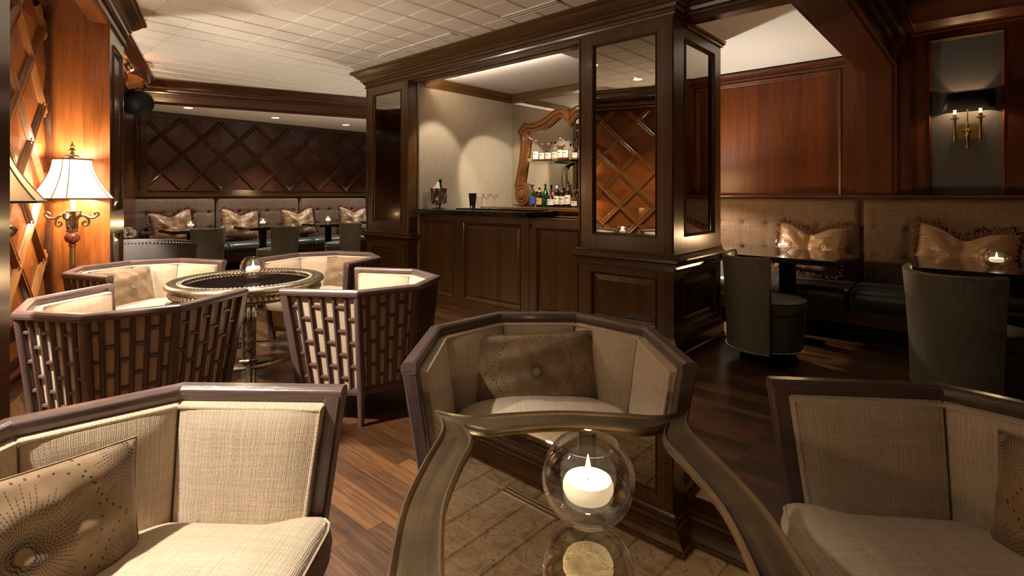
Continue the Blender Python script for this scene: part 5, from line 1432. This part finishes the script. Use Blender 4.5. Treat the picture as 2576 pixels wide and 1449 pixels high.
# ------------------------------------------------------------------ candelabra lamps
lamp0 = None
def lamp(loc, rz, label, power, low=20):
    global lamp0
    if lamp0 is None:
        t = thing('floor_lamp', label, 'lamp', loc, rz, 'brass standard lamps with cream shades'); lamp0 = t
        mb = MB(); mb.box(-0.10, 0.10, -0.10, 0.10, 0, 0.03); mb.lathe([(0.08, 0.03), (0.07, 0.05), (0.035, 0.07), (0.025, 0.10), (0.020, 0.13)], 24); obj('base', mb, M['brass'], t, bevel=0.004)
        mb = MB(); mb.lathe([(0.017, 0.12), (0.0165, 0.88), (0.022, 0.885), (0.022, 0.90), (0.015, 0.905)], 20); obj('pole', mb, M['brass'], t)
        mb = MB(); mb.sphere((0, 0, 0.945), 0.045, 28, 16, 0.95); obj('globe', mb, M['jasper'], t, 'mottled red marble globe')
        mb = MB(); mb.lathe([(0.016, 0.985), (0.022, 0.99), (0.022, 1.0), (0.014, 1.005), (0.022, 1.015), (0.018, 1.04), (0.022, 1.10), (0.018, 1.125), (0.052, 1.13), (0.055, 1.136), (0.02, 1.142)], 24)
        for q in range(4):
            Tm = Matrix.Rotation(PI / 2 * q + PI / 4, 4, 'Z')
            p = crv([(0.018, 0, 1.03), (0.03, 0, 1.085), (0.065, 0, 1.105), (0.10, 0, 1.085), (0.135, 0, 1.09), (0.155, 0, 1.112), (0.142, 0, 1.128), (0.128, 0, 1.118), (0.134, 0, 1.106)], 28)
            mb.tube(p, [0.011 - 0.005 * i / 28 for i in range(29)], 8, Tm)
            p = crv([(0.075, 0, 1.10), (0.095, 0, 1.07), (0.092, 0, 1.035), (0.070, 0, 1.030), (0.060, 0, 1.05), (0.074, 0, 1.062), (0.080, 0, 1.05)], 20)
            mb.tube(p, [0.008 - 0.003 * i / 20 for i in range(21)], 8, Tm)
            p = crv([(0.018, 0, 1.06), (0.03, 0, 1.02), (0.022, 0, 0.995), (0.035, 0, 0.99)], 10); mb.tube(p, 0.007, 6, Tm)
        obj('scroll_arms', mb, M['silver'], t)
        mb = MB(); mb.lathe([(0.016, 1.14), (0.016, 1.27), (0.012, 1.275), (0.001, 1.275)], 16); obj('candle_sleeve', mb, plain('ivory_sleeve', (0.75, 0.62, 0.42), 0.6), t)
        sz0, sz1 = 1.225, 1.505
        def sec(v):
            hb = 0.090 + 0.105 * (1 - v) ** 1.75
            cc = hb * 0.30
            return [(hb, -hb + cc), (hb, hb - cc), (hb - cc * .5, hb - cc * .5), (hb - cc, hb), (-hb + cc, hb), (-hb + cc * .5, hb - cc * .5), (-hb, hb - cc), (-hb, -hb + cc), (-hb + cc * .5, -hb + cc * .5), (-hb + cc, -hb), (hb - cc, -hb), (hb - cc * .5, -hb + cc * .5)]
        mb = MB(); NV = 18; vs = []
        for j in range(NV + 1): vs += [(x, y, sz0 + (sz1 - sz0) * j / NV) for x, y in sec(j / NV)]
        fs = [(j * 12 + i, j * 12 + (i + 1) % 12, (j + 1) * 12 + (i + 1) % 12, (j + 1) * 12 + i) for j in range(NV) for i in range(12)]
        mb.add(vs, fs, False); sh = obj('lamp_shade', mb, M['shade'], t)
        mb = MB()
        for v in (0.0, 1.0): mb.tube([(x, y, sz0 + (sz1 - sz0) * v) for x, y in sec(v)], 0.006, 6, None, False, True)
        for i in (0, 1, 3, 4, 6, 7, 9, 10): mb.tube([(*sec(j / NV)[i], sz0 + (sz1 - sz0) * j / NV) for j in range(NV + 1)], 0.0032, 6)
        obj('braid', mb, M['shade_trim'], sh)
        mb = MB(); mb.lathe([(0.004, 1.50), (0.03, 1.512), (0.012, 1.52), (0.010, 1.535), (0.020, 1.545), (0.008, 1.556), (0.024, 1.572), (0.008, 1.588), (0.016, 1.602), (0.006, 1.612), (0.004, 1.628), (0.001, 1.635)], 18)
        for q in range(4): mb.tube(crv([(0.01, 0, 1.515), (0.03, 0, 1.535), (0.04, 0, 1.528), (0.034, 0, 1.518)], 8), 0.005, 6, Matrix.Rotation(PI / 2 * q, 4, 'Z'))
        mb.tube([(0, 0, 1.275), (0, 0, 1.505)], 0.003, 6)
        obj('finial', mb, M['silver'], t)
    else:
        t = dup(lamp0, loc, rz, label)
    light('POINT', 'lamp_bulb', Vector(loc) + Vector((0, 0, 1.482)), power, (1.0, 0.93, 0.81), 0.03)
    if low: light('POINT', 'lamp_bulb', Vector(loc) + Vector((0.03, 0, 1.285)), low, (1.0, 0.80, 0.57), 0.03)
lamp(LF(-0.905, 4.80), RL + R(38), 'brass standard lamp with glowing cream shade against the panelled pilaster', 22, 19)
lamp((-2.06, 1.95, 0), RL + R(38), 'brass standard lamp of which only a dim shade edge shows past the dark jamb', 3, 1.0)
lamp((-2.75, 1.55, 0), RL, 'added fill lamp outside the frame beyond the dark jamb', 120, 0)  # unseen lamp added as an uplight for the tiled ceiling
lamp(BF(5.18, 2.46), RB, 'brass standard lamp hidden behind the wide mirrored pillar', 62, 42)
lamp((-2.05, 0.35, 0), R(10), 'added fill lamp outside the frame behind the brightly lit armchair', 45, 0)  # unseen lamp added as fill for the ceiling and near armchairs
lamp(LF(-0.95, 5.90), RL, 'added fill lamp hidden behind the panelled pilaster', 70, 22)  # unseen lamp added to brighten the ceiling and the tub chair
lamp(BF(5.05, 6.40), RB, 'added fill lamp hidden behind the bar beyond the narrow pillar', 45, 6)  # unseen uplight added for the ceiling beside the bar

# ------------------------------------------------------------------ wall sconce
t = thing('wall_sconce', 'twin-candle brass wall sconce with black shade on the slate panel', 'wall lamp', BF(WA + 0.017, 0.085, 1.90), RB)
mb = MB(); pl = [(-0.075, -0.05), (-0.055, -0.07), (0.055, -0.07), (0.075, -0.05), (0.075, 0.05), (0.055, 0.07), (-0.055, 0.07), (-0.075, 0.05)]
mb.prism(pl, 0, 0.012, Matrix.Rotation(PI / 2, 4, 'X') @ Matrix.Translation((0, -0.10, 0))); mb.prism([(x * .82, y * .8) for x, y in pl], 0.012, 0.024, Matrix.Rotation(PI / 2, 4, 'X') @ Matrix.Translation((0, -0.10, 0))); obj('backplate', mb, M['brass'], t, bevel=0.003)
mb = MB(); cy = -0.085
mb.lathe([(0.001, -0.255), (0.010, -0.25), (0.013, -0.235), (0.011, -0.225), (0.013, -0.14), (0.016, -0.125), (0.030, -0.105), (0.024, -0.09), (0.014, -0.078), (0.012, -0.05), (0.015, -0.045), (0.008, -0.03), (0.005, 0.0), (0.004, 0.205), (0.007, 0.21), (0.001, 0.225)], 18, Matrix.Translation((0, cy, 0)))
mb.tube([(0, 0, -0.10), (0, cy, -0.10)], 0.010, 10); mb.tube([(-0.085, cy, -0.10), (0.085, cy, -0.10)], 0.007, 10)
obj('stem', mb, M['brass'], t)
for s in (-1, 1):
    Tm = Matrix.Translation((s * 0.0825, cy, 0))
    mb = MB(); mb.lathe([(0.001, -0.195), (0.010, -0.19), (0.012, -0.175), (0.008, -0.168), (0.010, -0.16), (0.0095, -0.06), (0.012, -0.02), (0.012, 0.0), (0.030, 0.008), (0.032, 0.013), (0.012, 0.016), (0.016, 0.028), (0.010, 0.035), (0.014, 0.045)], 18, Tm)
    ar = obj('candle_arm', mb, M['brass'], t)
    mb = MB(); mb.lathe([(0.011, 0.042), (0.011, 0.095), (0.001, 0.096)], 14, Tm); obj('candle_sleeve', mb, emit('lit_sleeve', (1.0, 0.72, 0.42), 0.8), ar)
    light('POINT', 'sconce_bulb', BF(WA + 0.017 + cy, 0.085 - s * 0.0825, 1.90 + 0.125), 1.8, (1.0, 0.62, 0.30), 0.012)
mb = MB()
def shp(v):
    hx, hy = 0.175 - 0.045 * v, 0.085 - 0.022 * v; pts = []
    for q in range(4):
        cxx, cyy = (hx - 0.05) * (1, -1, -1, 1)[q], (hy - 0.05) * (1, 1, -1, -1)[q]
        for i in range(6):
            a = PI / 2 * q + PI / 2 * i / 5; pts.append((cxx + 0.05 * math.cos(a), cy + cyy + 0.05 * math.sin(a), 0.075 + 0.145 * v))
    return pts
A_, B_ = shp(0), shp(1); n = len(A_)
mb.add(A_ + B_, [(i, (i + 1) % n, (i + 1) % n + n, i + n) for i in range(n)], True); obj('lamp_shade', mb, plain('black_card', (0.004, 0.004, 0.0045), 0.5), t, solid=0.003)

# ------------------------------------------------------------------ loudspeaker and accent spot under the left beam
t = thing('loudspeaker', 'round black loudspeaker hung below the dark ceiling beam', 'speaker', LF(-0.86, 7.85, 2.38), RL)
mb = MB(); Tm = Matrix.Rotation(R(-70), 4, 'X') @ Matrix.Rotation(R(25), 4, 'Y')
mb.lathe([(0.001, -0.15), (0.08, -0.15), (0.12, -0.12), (0.145, -0.04), (0.150, 0.08), (0.140, 0.11), (0.130, 0.115), (0.06, 0.10), (0.001, 0.098)], 32, Tm); obj('cabinet', mb, M['blackmat'], t)
mb = MB(); mb.tube([(-0.10, 0, 0.0), (-0.12, 0, 0.10), (-0.06, 0, 0.16), (0.06, 0, 0.16), (0.12, 0, 0.10), (0.10, 0, 0.0)], 0.008, 6); mb.tube([(0, 0, 0.16), (-0.08, 0, 0.26)], 0.010, 8); obj('yoke', mb, M['blackmat'], t)
t = thing('accent_spotlight', 'small lit spotlight on a wooden bracket above the loudspeaker', 'spotlight', LF(-0.89, 7.30, 2.60), RL)
mb = MB(); mb.prism([(0, -0.11), (0.14, -0.06), (0.16, -0.02), (0.10, 0.02), (0, 0.02)], -0.10, 0.14, Matrix.Rotation(PI / 2, 4, 'X') @ Matrix.Translation((0, -0.02, 0))); obj('bracket', mb, M['wall_orange'], t)
mb = MB(); mb.tube([(0.02, -0.20, 0.10), (0.05, -0.16, 0.06)], [0.035, 0.04], 14); mb.tube([(0, -0.22, 0.12), (0.03, -0.20, 0.09)], 0.008, 6); obj('head', mb, M['brass'], t)
mb = MB(); mb.sphere((0.055, -0.15, 0.055), 0.020, 12, 8); obj('lens', mb, emit('spot_lens', (1.0, 0.75, 0.45), 30), t)
light('SPOT', 'accent_spot', LF(-0.89 + 0.10, 7.30 - 0.10, 2.64), 12, HOT, 0.02, LF(-0.87, 7.45, 2.52), 120, 0.5)

# white hydrangea in a dark vase behind the tub chair
t = thing('flower_vase', 'white hydrangea head in a dark vase beside the banquette corner', 'flowers', LF(-0.90, 7.41))
mb = MB(); mb.lathe([(0.001, 0.0), (0.13, 0.0), (0.13, 0.02), (0.025, 0.04), (0.02, 0.62), (0.15, 0.63), (0.15, 0.65), (0.001, 0.65)], 28); obj('stand', mb, M['black'], t)
mb = MB(); mb.lathe([(0.001, 0.65), (0.04, 0.65), (0.055, 0.70), (0.045, 0.76), (0.04, 0.765)], 20); obj('vase', mb, M['blackmat'], t)
mb = MB(); r_ = random.Random(4)
for i in range(90):
    th, ph = r_.random() * 6.28, math.acos(r_.uniform(-0.5, 1)); d = Vector((math.sin(ph) * math.cos(th), math.sin(ph) * math.sin(th), math.cos(ph)))
    mb.sphere(d * 0.075 + Vector((0, 0, 0.80)), 0.016, 6, 4, 0.8)
obj('blossom', mb, plain('white_petals', (0.75, 0.72, 0.66), 0.8), t)
